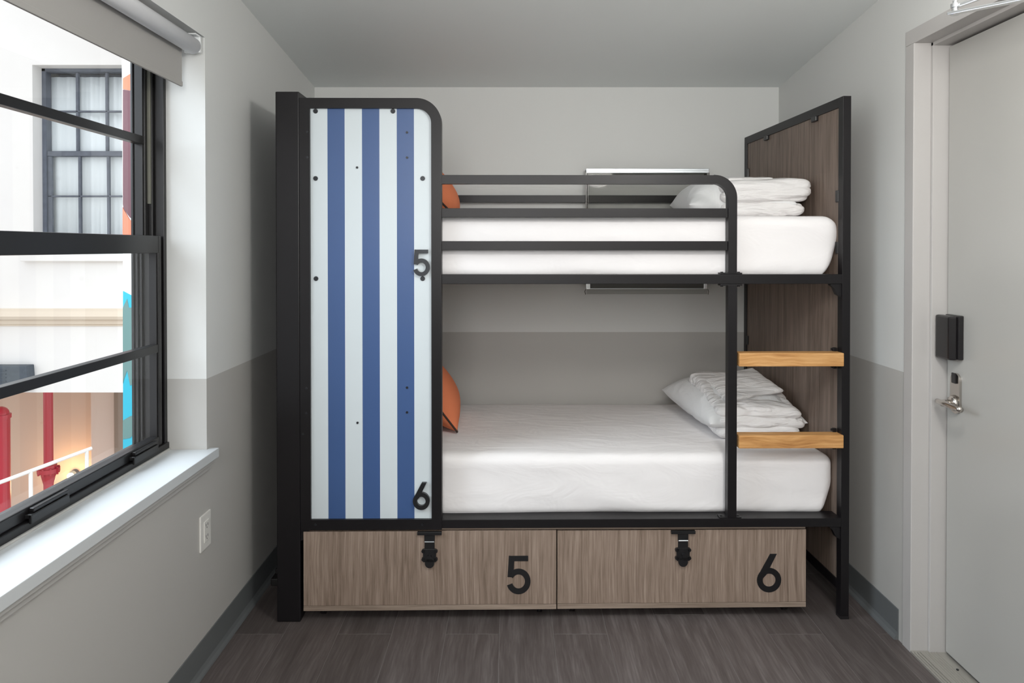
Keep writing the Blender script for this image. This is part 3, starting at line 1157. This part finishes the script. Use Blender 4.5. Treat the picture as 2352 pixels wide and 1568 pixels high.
def fold_layer(sx, sy, sz, seed, loc, tilt=(0, 0, 0), wr=0.0058, taper=0.25):
    """one folded thickness of a duvet: rounded ends, long soft creases"""
    def fn(p, nn):
        q = Vector(p)
        ux, uy = p.x / (sx / 2), p.y / (sy / 2)
        # plump in the middle, thinner towards the corners
        k = 1 - taper * (max(0, abs(ux) - 0.45) / 0.55) ** 2 * 0.8 - taper * (max(0, abs(uy) - 0.5) / 0.5) ** 2 * 0.4
        q.z *= k
        a = nz3(p, (5, 9, 16), seed)
        b_ = abs(nz3((p.x + 0.6 * p.z, p.y, p.z), (4, 9, 20), seed + 4))
        c = abs(nz3((p.x - 0.8 * p.z, p.y + 0.4 * p.x, p.z), (6, 12, 14), seed + 9))
        q += nn * (wr * 1.2 * a - wr * 1.5 * (1 - min(1, b_ * 5)) * 0.6 - wr * (1 - min(1, c * 6)) * 0.25)
        q.x += 0.008 * nz3((p.y, p.z, 0), (9, 22, 1), seed + 20) * (abs(ux) ** 3)
        q.y += 0.010 * nz3((p.x, p.z, 0), (7, 22, 1), seed + 25) * (abs(uy) ** 3)
        return q

    bm = rounded_box(sx, sy, sz, sz / 2 * 0.96, 70, fn)
    mt = Matrix.Translation(loc) @ (Matrix.Rotation(R(tilt[2]), 4, 'Z') @ Matrix.Rotation(R(tilt[1]), 4, 'Y') @ Matrix.Rotation(R(tilt[0]), 4, 'X'))
    bmesh.ops.transform(bm, matrix=mt, verts=bm.verts)
    return bm


def patch(c4, th, seed, n=36, wr=0.006, droop=0.01):
    """thin turned-back flap of the duvet spanning four corner points"""
    bm = bmesh.new()
    A, B, C_, D = [Vector(c) for c in c4]
    gs = []
    for s in (1, -1):
        g = []
        for i in range(n + 1):
            row = []
            for j in range(n + 1):
                u, v = i / n, j / n
                p = A.lerp(B, u).lerp(D.lerp(C_, u), v)
                e = min(1.0, 9 * min(u, 1 - u, v, 1 - v))
                e = math.sqrt(max(0, e * (2 - e)))
                w_ = nz3(p, (9, 9, 9), seed) + 0.5 * nz3(p, (22, 14, 14), seed + 2)
                cr = 1 - min(1, 5 * abs(nz3(p, (6, 13, 6), seed + 6)))
                p = p + Vector((0, 0, s * th / 2 * e + wr * w_ - 0.4 * wr * cr + droop * (math.sin(u * math.pi) * math.sin(v * math.pi))))
                p.x += 0.008 * nz3((u * 3, v * 3, 0), (1, 1, 1), seed + 11)
                p.y += 0.008 * nz3((u * 3, v * 3, 0), (1, 1, 1), seed + 15)
                row.append(bm.verts.new(p))
            g.append(row)
        gs.append(g)
        for i in range(n):
            for j in range(n):
                bm.faces.new((g[i][j], g[i + 1][j], g[i + 1][j + 1], g[i][j + 1]))
    bmesh.ops.remove_doubles(bm, verts=bm.verts, dist=1e-5)
    return bm


def merge(bms):
    out = bmesh.new()
    for b_ in bms:
        me = bpy.data.meshes.new('tmp')
        b_.to_mesh(me)
        b_.free()
        out.from_mesh(me)
        bpy.data.meshes.remove(me)
    return out


def make_duvet(label, loc, bms, flap):
    t = thing('folded_duvet', label, 'duvet', loc)
    link('folded_body', merge(bms), M['duvet'], t, True)
    link('turned_flap', flap, M['duvet'], t, True)
    return t


ZL = zml1 + 0.004
ZU = zmu1 + 0.004
make_pillow('white pillow under the folded duvet on the lower bunk', (0.955, 3.105, ZL + 0.078), (2, 1, 7), 3.0, a=0.205, b_=0.295, h=0.115)
o_ = Vector((0.98, 3.0, ZL))
make_duvet('white folded duvet on the lower bunk pillow, behind the ladder', o_, [
    fold_layer(0.345, 0.42, 0.060, 11.0, (0.000, 0.010, 0.058), (9, 0, 3)),
    fold_layer(0.362, 0.41, 0.060, 17.0, (0.008, 0.006, 0.102), (10, 2, 5)),
    fold_layer(0.350, 0.40, 0.060, 19.0, (0.000, 0.006, 0.142), (11, 3, 3)),
], patch([Vector(c) - o_ for c in ((0.862, 2.835, ZL + 0.150), (1.135, 2.935, ZL + 0.176), (1.095, 3.205, ZL + 0.222), (0.842, 3.115, ZL + 0.188))], 0.022, 3.0, wr=0.003))
make_pillow('white pillow under the folded duvet on the upper bunk', (0.94, 3.08, ZU + 0.066), (3, 0, -5), 8.0, a=0.210, b_=0.290, h=0.120)
o_ = Vector((1.004, 2.95, ZU))
make_duvet('white folded duvet on the upper bunk pillow near the headboard', o_, [
    fold_layer(0.330, 0.36, 0.062, 31.0, (-0.012, 0.0, 0.036), (2, 0, 2)),
    fold_layer(0.352, 0.37, 0.072, 37.0, (0.004, -0.002, 0.094), (2, -2, -2)),
    fold_layer(0.350, 0.37, 0.062, 43.0, (0.006, 0.0, 0.128), (3, -1, -2)),
], patch([Vector(c) - o_ for c in ((0.86, 2.82, ZU + 0.150), (1.05, 2.84, ZU + 0.158), (1.04, 3.08, ZU + 0.176), (0.86, 3.06, ZU + 0.168))], 0.014, 8.0, wr=0.003, droop=0.003))


# ------------------------------------------------------------------ orange cushions
def make_cushion(label, loc, rot, seed):
    t = thing('cushion', label, 'cushion', loc)
    t.rotation_euler = [R(a) for a in rot]
    bm = puff(0.20, 0.20, 0.098, 36, 2.3, 0.07, 0.003, seed, (6, 6, 6))
    link('cushion_body', bm, M['orange'], t, True)
    bm = bmesh.new()
    pts = []
    n = 24
    a, k = 0.20, 0.07
    for side in range(4):
        for i in range(n):
            u = -1 + 2 * i / n
            e = a * (1 - k * (1 - u * u))
            p = {0: (a * u, -e), 1: (e, a * u), 2: (-a * u, e), 3: (-e, -a * u)}[side]
            pts.append((p[0], p[1], 0))
    pts.append(pts[0])
    pts.append(pts[1])
    add_tube(bm, pts, 0.0042, 8)
    link('piping', bm, M['piping'], t, True)
    return t


make_cushion('orange cushion with dark piping at the left end of the lower bunk', (-0.365, 3.078, ZL + 0.172), (0, 52, 5), 2.0)
make_cushion('orange cushion with dark piping at the left end of the upper bunk', (-0.375, 3.078, ZU + 0.140), (0, 46, 4), 6.0)


# ------------------------------------------------------------------ storage drawers
def drawer(num, px0, px1, pyt, pyb, v0, label, hx, nx0, nx1, ny0, ny1):
    ua, ub = bl(px0, 1300, v0)[0], bl(px1, 1300, v0)[0]
    zt, zb = bl((px0 + px1) / 2, pyt, v0)[1], bl((px0 + px1) / 2, pyb, v0)[1]
    lc = wpt((ua + ub) / 2, v0)
    t = thing('storage_drawer', label, 'drawer', (lc.x, lc.y, 0), BYAW + R(0.35), group='storage drawers under the bunk bed')
    hw = (ub - ua) / 2
    uc = (ua + ub) / 2
    tb = 0.018
    fp = box('front_panel', -hw + 0.0008, hw - 0.0008, 0.0, 0.018, zb + tb + 0.001, zt, M['taupe'], t, 0.001)
    box('base_board', -hw + 0.0008, hw - 0.0008, -0.001, 0.62, zb, zb + tb, M['taupe_flat'], t, 0.001)
    for s in (-1, 1):
        box('side_panel', *(sorted((s * (hw - 0.001), s * (hw - 0.017)))), 0.018, 0.62, zb + tb, zt, M['taupe'], t, 0.0005)
    box('back_panel', -hw + 0.017, hw - 0.017, 0.602, 0.618, zb + tb, zt, M['taupe'], t)
    for sx_ in (-1, 1):
        for yy in (0.06, 0.56):
            cyl('caster', (sx_ * (hw - 0.06) - 0.009, yy, zb / 2), (sx_ * (hw - 0.06) + 0.009, yy, zb / 2), zb / 2, M['plastic'], t, 16)
    # hasp
    hu, _ = bl(hx, 1240, v0)
    hu -= uc
    s_ = lambda dpx: dpx * (2.55 / F)
    zz = lambda py: bl(px0, py, v0)[1]
    z0h = bl(hx, 1219 if num == '5' else 1216.5, v0)[1]
    bm = bmesh.new()
    add_box(bm, hu - s_(28), hu + s_(28), -0.012, 0.0, z0h - s_(7), z0h, 0.001)
    add_box(bm, hu - s_(12), hu + s_(12), -0.008, 0.0, z0h - s_(24), z0h - s_(6), 0.001)
    ht = link('latch', bm, M['black'], t)
    bm = bmesh.new()
    add_box(bm, hu - s_(11.5), hu + s_(11.5), -0.008, -0.001, z0h - s_(46), z0h - s_(24.5), 0.001)
    add_box(bm, hu - s_(15), hu + s_(15), -0.010, -0.001, z0h - s_(70), z0h - s_(40), 0.001)
    for du in (-14.5, 14.5):
        for dz in (-45, -64):
            add_cyl(bm, (hu + s_(du), -0.010, z0h + s_(dz)), (hu + s_(du), -0.001, z0h + s_(dz)), s_(4.2), 14)
    add_cyl(bm, (hu, -0.010, z0h - s_(73)), (hu, -0.001, z0h - s_(73)), s_(10.8), 24)
    add_cyl(bm, (hu, -0.020, z0h - s_(56)), (hu, -0.010, z0h - s_(56)), s_(4.5), 14)
    link('latch_plate', bm, M['black'], ht)
    bm = bmesh.new()
    add_cyl(bm, (hu - s_(11), -0.0095, z0h - s_(23)), (hu + s_(11), -0.0095, z0h - s_(23)), s_(1.6), 10)
    link('hinge_pin', bm, M['steel'], ht)
    # number
    (na, nzt), (nb, nzb) = bl(nx0, ny0, v0), bl(nx1, ny1, v0)
    d = digit(num, na - uc, nzb, nb - na, nzt - nzb, -0.0015, 0.0, M['black'], t)
    d['label'] = 'black number %s' % num
    return t


drawer('5', 697, 1278.5, 1219.5, 1400.5, 0.004, 'left storage drawer under the bunk, taupe wood grain with black 5', 987, 1163.3, 1218.7, 1276.5, 1364.3)
drawer('6', 1279.5, 1852.5, 1217.0, 1395.5, 0.012, 'right storage drawer under the bunk, taupe wood grain with black 6', 1568, 1739, 1794.5, 1272, 1360)
# thin wooden shelf edge that shows between the rail and the drawers
zs1, zs0 = bl(1200, 1212.5)[1], bl(1200, 1217)[1]
box('dust_board', u1 + 0.006, bl(1852, 1214)[0], 0.008, 0.55, zs0, min(zs1, zl0 - 0.0005), M['taupe_flat'], bed)

# ------------------------------------------------------------------ clear racks on the back wall
x0, z1r = on_y(1345, 388.5, YB - 0.03)
x1, _ = on_y(1625, 388.5, YB - 0.03)
zr0 = 1.50
ra = thing('wall_rack', 'clear panelled wall rack with bright metal rim above the upper bunk', 'rack', ((x0 + x1) / 2, YB, z1r), group=None)
hw = (x1 - x0) / 2
bm = bmesh.new()
add_box(bm, -hw, hw, -0.060, -0.054, -0.022, 0.0, 0.002)
add_box(bm, -hw, hw, -0.063, -0.060, -0.011, -0.009, 0.0005)
add_box(bm, -hw, hw, -0.054, -0.001, -0.006, -0.001, 0.001)
link('metal_rim', bm, M['steel'], ra)
box('clear_panel', -hw + 0.004, hw - 0.004, -0.057, -0.054, zr0 - z1r, -0.020, M['acrylic'], ra)
for s in (-1, 1):
    bm = bmesh.new()
    add_box(bm, s * hw - 0.0022, s * hw + 0.0022, -0.060, -0.055, zr0 - z1r, -0.02, 0.0005)
    add_box(bm, s * (hw - 0.009) - 0.0012, s * (hw - 0.009) + 0.0012, -0.058, -0.002, zr0 - z1r, -0.02, 0.0005)
    link('side_edge', bm, M['acryedge'], ra)
x0, z1r = on_y(1345, 651, YB - 0.05)
x1, zb2 = on_y(1625, 664, YB - 0.05)
rb2 = thing('wall_rack', 'slim metal wall bar with clear lip above the lower bunk', 'rack', ((x0 + x1) / 2, YB, z1r))
hw = (x1 - x0) / 2
bm = bmesh.new()
add_cyl(bm, (-hw + 0.01, -0.055, zb2 - z1r + 0.004), (hw - 0.01, -0.055, zb2 - z1r + 0.004), 0.0022, 14)
link('rod', bm, M['steel'], rb2)
bm = bmesh.new()
add_box(bm, -hw + 0.01, hw - 0.01, -0.050, -0.045, zb2 - z1r + 0.005, 0.0, 0.001)
link('bar', bm, M['darksteel'], rb2)
box('clear_lip', -hw + 0.004, hw - 0.002, -0.058, -0.055, zb2 - z1r - 0.024, zb2 - z1r, M['acrylic'], rb2)
for s in (-1, 1):
    bm = bmesh.new()
    add_box(bm, s * (hw - 0.012) - 0.010, s * (hw - 0.012) + 0.010, -0.062, 0.0, zb2 - z1r + 0.001, 0.004, 0.003)
    link('clamp', bm, M['chrome'], rb2)
    bm = bmesh.new()
    add_tube(bm, [(s * hw, -0.056, zb2 - z1r), (s * (hw + 0.004), -0.056, zb2 - z1r - 0.010), (s * (hw + 0.001), -0.056, zb2 - z1r - 0.026)], 0.0016, 8)
    link('hook', bm, M['acryedge'], rb2)

# black cable on the floor beside the bed's left end
bm = bmesh.new()
add_tube(bm, [(-0.945, 3.05, 0.006), (-0.935, 2.90, 0.006), (-0.915, 2.80, 0.006), (-0.885, 2.74, 0.006), (-0.866, 2.71, 0.006)], 0.0045, 10)
tag(link('power_cable', bm, M['cable'], None, True), 'black power cable on the floor between bed and left wall', 'cable')
bm = bmesh.new()
add_box(bm, -0.97, -0.925, 2.82, 3.10, 0.0, 0.03, 0.004)
add_box(bm, -0.965, -0.93, 2.86, 2.90, 0.03, 0.05, 0.003)
tag(link('power_strip', bm, M['cable']), 'black power strip on the floor in the gap behind the bed column', 'power strip')

# ------------------------------------------------------------------ outside: the courtyard
YF = 6.0      # facade plane across the courtyard
fa = thing('neighbour_building', 'white stucco building across the courtyard, seen through window', 'building', (-3.6, YF, -3.0))
FO = Vector((-3.6, YF, -3.0))


def ob(name, x0, x1, y0, y1, z0, z1, mat, parent, bev=0.0):
    return box(name, x0 - FO.x, x1 - FO.x, y0 - FO.y, y1 - FO.y, z0 - FO.z, z1 - FO.z, mat, parent, bev)


fzb0 = on_y(150, 901, YF)[1]
wx0, wz1 = on_y(74, 149, YF)
wz0 = on_y(74, 541 + 42, YF)[1]
wx0b, wz1b = on_y(90, 154, YF + 0.12)
wx1 = wx0 + 1.25
bm = bmesh.new()


def fb(x0, x1, y0, y1, z0, z1):
    add_box(bm, x0 - FO.x, x1 - FO.x, y0 - FO.y, y1 - FO.y, z0 - FO.z, z1 - FO.z)


fb(-16.0, wx0, YF, YF + 0.35, fzb0, 6.5)
fb(wx1, -1.3, YF, YF + 0.35, fzb0, 6.5)
fb(wx0, wx1, YF, YF + 0.35, fzb0, wz0)
fb(wx0, wx1, YF, YF + 0.35, wz1, 6.5)
fb(-16.0, -1.3, YF + 0.35, YF + 2.2, fzb0, fzb0 + 0.25)
link('facade_wall', bm, M['ext_white'], fa)
# sill and moulding band
z_a = on_y(150, 584, YF - 0.05)[1]
z_b = on_y(150, 600, YF - 0.05)[1]
ob('window_ledge', wx0 - 0.08, wx1 + 0.08, YF - 0.06, YF + 0.1, z_b, z_a + 0.03, M['ext_white'], fa, 0.008)
za = on_y(150, 708, YF)[1]
zb = on_y(150, 748, YF)[1]
bm = bmesh.new()
poly = [(0, za), (-0.05, za - 0.02), (-0.10, za - 0.06), (-0.085, za - 0.085), (-0.045, za - 0.10), (-0.04, zb + 0.02), (-0.015, zb + 0.015), (-0.015, zb), (0, zb)]
add_prism(bm, poly, -16.0, -1.3, to3=lambda a, y, z: (y - FO.x, a, z - FO.z))
link('moulding_band', bm, M['ext_band'], fa)
# window: weathered frame with twelve visible panes
yw = YF + 0.12
px = lambda x_: on_y(x_, 300, yw)[0]
pz = lambda y_: on_y(150, y_, yw)[1]
bm = bmesh.new()
xa, xb = px(89), wx1
za, zb = pz(584), pz(153)


def wbox(x0, x1, z0, z1, y0=yw, y1=yw + 0.08):
    add_box(bm, x0 - FO.x, x1 - FO.x, y0 - FO.y, y1 - FO.y, z0 - FO.z, z1 - FO.z, 0.004, 1)


wbox(xa, px(105), za, zb)
wbox(xb - 0.07, xb, za, zb)
wbox(xa, xb, zb - 0.042, zb)
wbox(xa, xb, za, za + 0.09)
wbox(px(105), xb, pz(358), pz(346), yw + 0.015)
wf = link('window', bm, M['ext_frame'], fa)
bm = bmesh.new()
mxs = [px(172), px(240), px(307)]
for m_ in mxs:
    wbox(m_ - 0.011, m_ + 0.011, pz(346), zb - 0.042, yw + 0.03, yw + 0.06)
for m_ in [px(178), px(244), px(310)]:
    wbox(m_ - 0.011, m_ + 0.011, za + 0.09, pz(358), yw + 0.02, yw + 0.05)
wbox(px(105), px(114), za + 0.09, pz(358), yw + 0.02, yw + 0.05)
wbox(px(105), xb - 0.07, pz(256), pz(252), yw + 0.03, yw + 0.06)
wbox(px(105), xb - 0.07, pz(452), pz(448), yw + 0.02, yw + 0.05)
link('glazing_bar', bm, M['ext_frame'], wf)
bm = bmesh.new()
wbox(px(106), xb - 0.06, za + 0.05, zb - 0.03, yw + 0.055, yw + 0.058)
link('pane', bm, M['glass'], wf)
bm = bmesh.new()
n = 60
g0 = []
for i in range(n + 1):
    xx = px(100) + (xb - px(100)) * i / n
    yy = yw + 0.085 + 0.006 * math.sin(i * 1.3) + 0.004 * math.sin(i * 3.1)
    g0.append((bm.verts.new((xx - FO.x, yy - FO.y, za - FO.z)), bm.verts.new((xx - FO.x, yy - FO.y, pz(172) - FO.z))))
for a_, b_ in zip(g0, g0[1:]):
    bm.faces.new((a_[0], b_[0], b_[1], a_[1]))
cu = link('curtain', bm, M['curtain'], wf, True)
sm = cu.modifiers.new('thickness', 'SOLIDIFY')
sm.thickness = 0.004
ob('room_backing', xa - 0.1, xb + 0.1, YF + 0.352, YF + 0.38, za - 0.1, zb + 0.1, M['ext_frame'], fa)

# recess below the facade
YRc = 7.6
ob('recess_wall', -16.0, -1.3, YRc, YRc + 0.2, -3.0, fzb0 + 0.3, M['ext_beige'], fa)
xa, xb, xc = on_y(208, 950, YRc - 0.25)[0], on_y(263, 950, YRc - 0.25)[0], on_y(300, 950, YRc - 0.6)[0]
ob('pilaster', xa, xb, YRc - 0.25, YRc, -3.0, fzb0, M['ext_pale'], fa, 0.01)
ob('corner_pier', xb + 0.02, xc + 0.3, YRc - 0.3, YRc, -3.0, fzb0, M['ext_brown'], fa, 0.01)

# mural wall nearer to the window
YM = 4.4
mw = thing('mural_wall', 'painted wall edge with cyan, grey green and coral mural shapes', 'wall', (-2.2, YM, -3.0))
MX0 = on_y(283, 700, YM)[0]
MX1 = -1.35
MO = Vector((-2.2, YM, -3.0))
box('wall_body', MX0 - MO.x, MX1 - MO.x, 0, 0.4, 0, 9.5, M['mural_white'], mw)


def mural(name, pts, mat, k=0):
    bm = bmesh.new()
    poly = [on_y(x_, y_, YM) for x_, y_ in pts]
    add_prism(bm, [(p[0] - MO.x, p[1] - MO.z) for p in poly], -0.004 - k * 0.002, 0.002)
    return link(name, bm, mat, mw)


mural('painted_shape', [(283.3, 668), (345, 700), (400, 720), (400, 1400), (283.3, 1400)], M['teal'])
mural('painted_shape', [(283.3, 706), (293, 686), (297, 706), (303, 706), (309, 700), (330, 690), (400, 700), (400, 870), (322, 850),
                        (309, 880), (300, 885), (293, 850), (286, 870), (283.3, 880)], M['greygreen'], 1)
mural('painted_shape', [(283.3, 965), (300, 955), (330, 948), (400, 940), (400, 985), (318, 985), (300, 1005), (283.3, 1008)], M['greygreen'], 1)
mural('painted_shape', [(283.3, 180), (300, 170), (400, 160), (400, 210), (300, 208), (283.3, 205)], M['coral'], 1)
mural('painted_shape', [(283.3, 206), (300, 209), (400, 212), (400, 540), (300, 500), (285, 480), (283.3, 470)], M['plum'], 1)
mural('painted_shape', [(283.3, 476), (286, 482), (299, 505), (400, 545), (400, 560), (296, 545), (283.3, 538)], M['coral'], 2)

# ground of the courtyard
tag(box('courtyard_ground', -16.0, -1.3, -3.0, 7.8, -3.15, -3.0, M['ground']), kind='structure')

# red pipes
YP = 6.9
p1 = thing('stand_pipe', 'slim red stand pipe with a flanged collar, right of the thick one', 'pipe', (on_y(111, 980, YP)[0], YP, -3.0))
zc = on_y(111, 1072, YP)[1] + 3.0
sc_ = YP / F
bm = bmesh.new()
add_cyl(bm, (0, 0, zc), (0, 0, fzb0 + 3.0), 9.8 * sc_, 20)
add_cyl(bm, (0, 0, 0), (0, 0, zc - 0.06), 10.5 * sc_, 20)
add_cyl(bm, (0, 0, zc - 0.16), (0, 0, zc - 0.05), 11 * sc_, 20, 17 * sc_)
link('pipe_body', bm, M['pipe'], p1)
bm = bmesh.new()
add_cyl(bm, (0, 0, zc - 0.05), (0, 0, zc - 0.01), 23 * sc_, 20)
add_cyl(bm, (0, 0, zc - 0.01), (0, 0, zc + 0.02), 17 * sc_, 20)
for k in range(8):
    a_ = k * math.pi / 4
    add_cyl(bm, (20 * sc_ * math.cos(a_), 20 * sc_ * math.sin(a_), zc - 0.07), (20 * sc_ * math.cos(a_), 20 * sc_ * math.sin(a_), zc + 0.0), 0.010, 6)
link('flange', bm, M['pipe'], p1)
YP = 6.5
sc_ = YP / F
p2 = thing('stand_pipe', 'thick red stand pipe with a domed cap at the window edge', 'pipe', (on_y(1, 980, YP)[0], YP, -3.0))
zc = on_y(1, 960, YP)[1] + 3.0
bm = bmesh.new()
add_cyl(bm, (0, 0, 0), (0, 0, zc), 19 * sc_, 24)
link('pipe_body', bm, M['pipe'], p2)
bm = bmesh.new()
add_cyl(bm, (0, 0, zc - 0.0), (0, 0, zc + 0.035), 21.5 * sc_, 24)
for i in range(6):
    a0, a1 = R(i * 15), R(i * 15 + 15)
    add_cyl(bm, (0, 0, zc + 0.035 + 18 * sc_ * math.sin(a0)), (0, 0, zc + 0.035 + 18 * sc_ * math.sin(a1)), 18 * sc_ * math.cos(a0), 24, 18 * sc_ * max(.02, math.cos(a1)))
link('domed_cap', bm, M['pipe'], p2)

# white railing that climbs away to the right
ra_ = thing('stair_railing', 'white metal stair railing in the courtyard below the window', 'railing', (-3.6, 5.2, -3.0))
RO = Vector((-3.6, 5.2, -3.0))


def rpt(px_, py_, Y):
    x_, z_ = on_y(px_, py_, Y)
    return Vector((x_, Y, z_)) - RO


Y0_, Y1_ = 4.9, 5.6
top0, top1 = rpt(-60, 1130, Y0_), rpt(210, 1029, Y1_)
bot0, bot1 = rpt(-60, 1212, Y0_), rpt(210, 1098, Y1_)
bm = bmesh.new()
add_cyl(bm, top0, top1, 0.014, 12)
link('top_rail', bm, M['rail_white'], ra_)
bm = bmesh.new()
add_cyl(bm, bot0, bot1, 0.012, 12)
link('bottom_rail', bm, M['rail_white'], ra_)
for t_ in (0.02, 0.45, 0.955):
    a_ = top0.lerp(top1, t_)
    bm = bmesh.new()
    add_cyl(bm, a_, (a_.x, a_.y, 0), 0.014, 10)
    link('post', bm, M['rail_white'], ra_)

# dark box fixed to the facade, with its pipe stub
x_a, z_a = on_y(82, 836, YF)
x_c = x_a - 0.62
ab = thing('condenser_unit', 'dark grey equipment box fixed low on the white building', 'equipment box', (x_c, YF, z_a - 0.19))
bm = bmesh.new()
vs = add_box(bm, -0.60, 0.62, -0.10, 0.0, 0.0, 0.19, 0.008)
for v in vs:
    if v.co.z > 0.1 and v.co.x > 0.5:
        v.co.x -= 0.012
link('casing', bm, M['acbox'], ab)
bm = bmesh.new()
for k in range(5):
    add_box(bm, -0.54, 0.44, -0.106, -0.10, 0.03 + k * 0.030, 0.038 + k * 0.030)
link('grille', bm, M['acbox'], ab)
# small brown fitting under the overhang
x_a, z_a = on_y(4, 903, YF + 0.3)
bm = bmesh.new()
add_cyl(bm, (0, 0, 0), (0, 0, -0.05), 0.06, 14, 0.045)
add_cyl(bm, (0, 0, -0.05), (0, 0, -0.09), 0.028, 14, 0.02)
o = link('ceiling_fitting', bm, M['ext_band'], None, False, (x_a, YF + 0.3, fzb0))
tag(o, 'small brown fitting under the white building overhang', 'fitting')
# warm lamp low on the recess wall
x_a, z_a = on_y(163, 1092, YRc - 0.08)
lm = thing('wall_lamp', 'small glowing wall lamp low on the beige courtyard wall', 'lamp', (x_a, YRc, z_a))
bm = bmesh.new()
bmesh.ops.create_uvsphere(bm, u_segments=16, v_segments=10, radius=0.032)
for v in bm.verts:
    v.co.y -= 0.09
link('lamp_globe', bm, M['lampglow'], lm, True)
bm = bmesh.new()
add_cyl(bm, (0, 0, 0), (0, -0.05, 0), 0.045, 16)
link('lamp_base', bm, M['acbox'], lm)
d = bpy.data.lights.new('wall_lamp_light', 'POINT')
d.energy = 9
d.color = (1.0, 0.60, 0.28)
d.shadow_soft_size = 0.06
o = bpy.data.objects.new('wall_lamp_light', d)
COL.objects.link(o)
o.location = (x_a, YRc - 0.28, z_a)
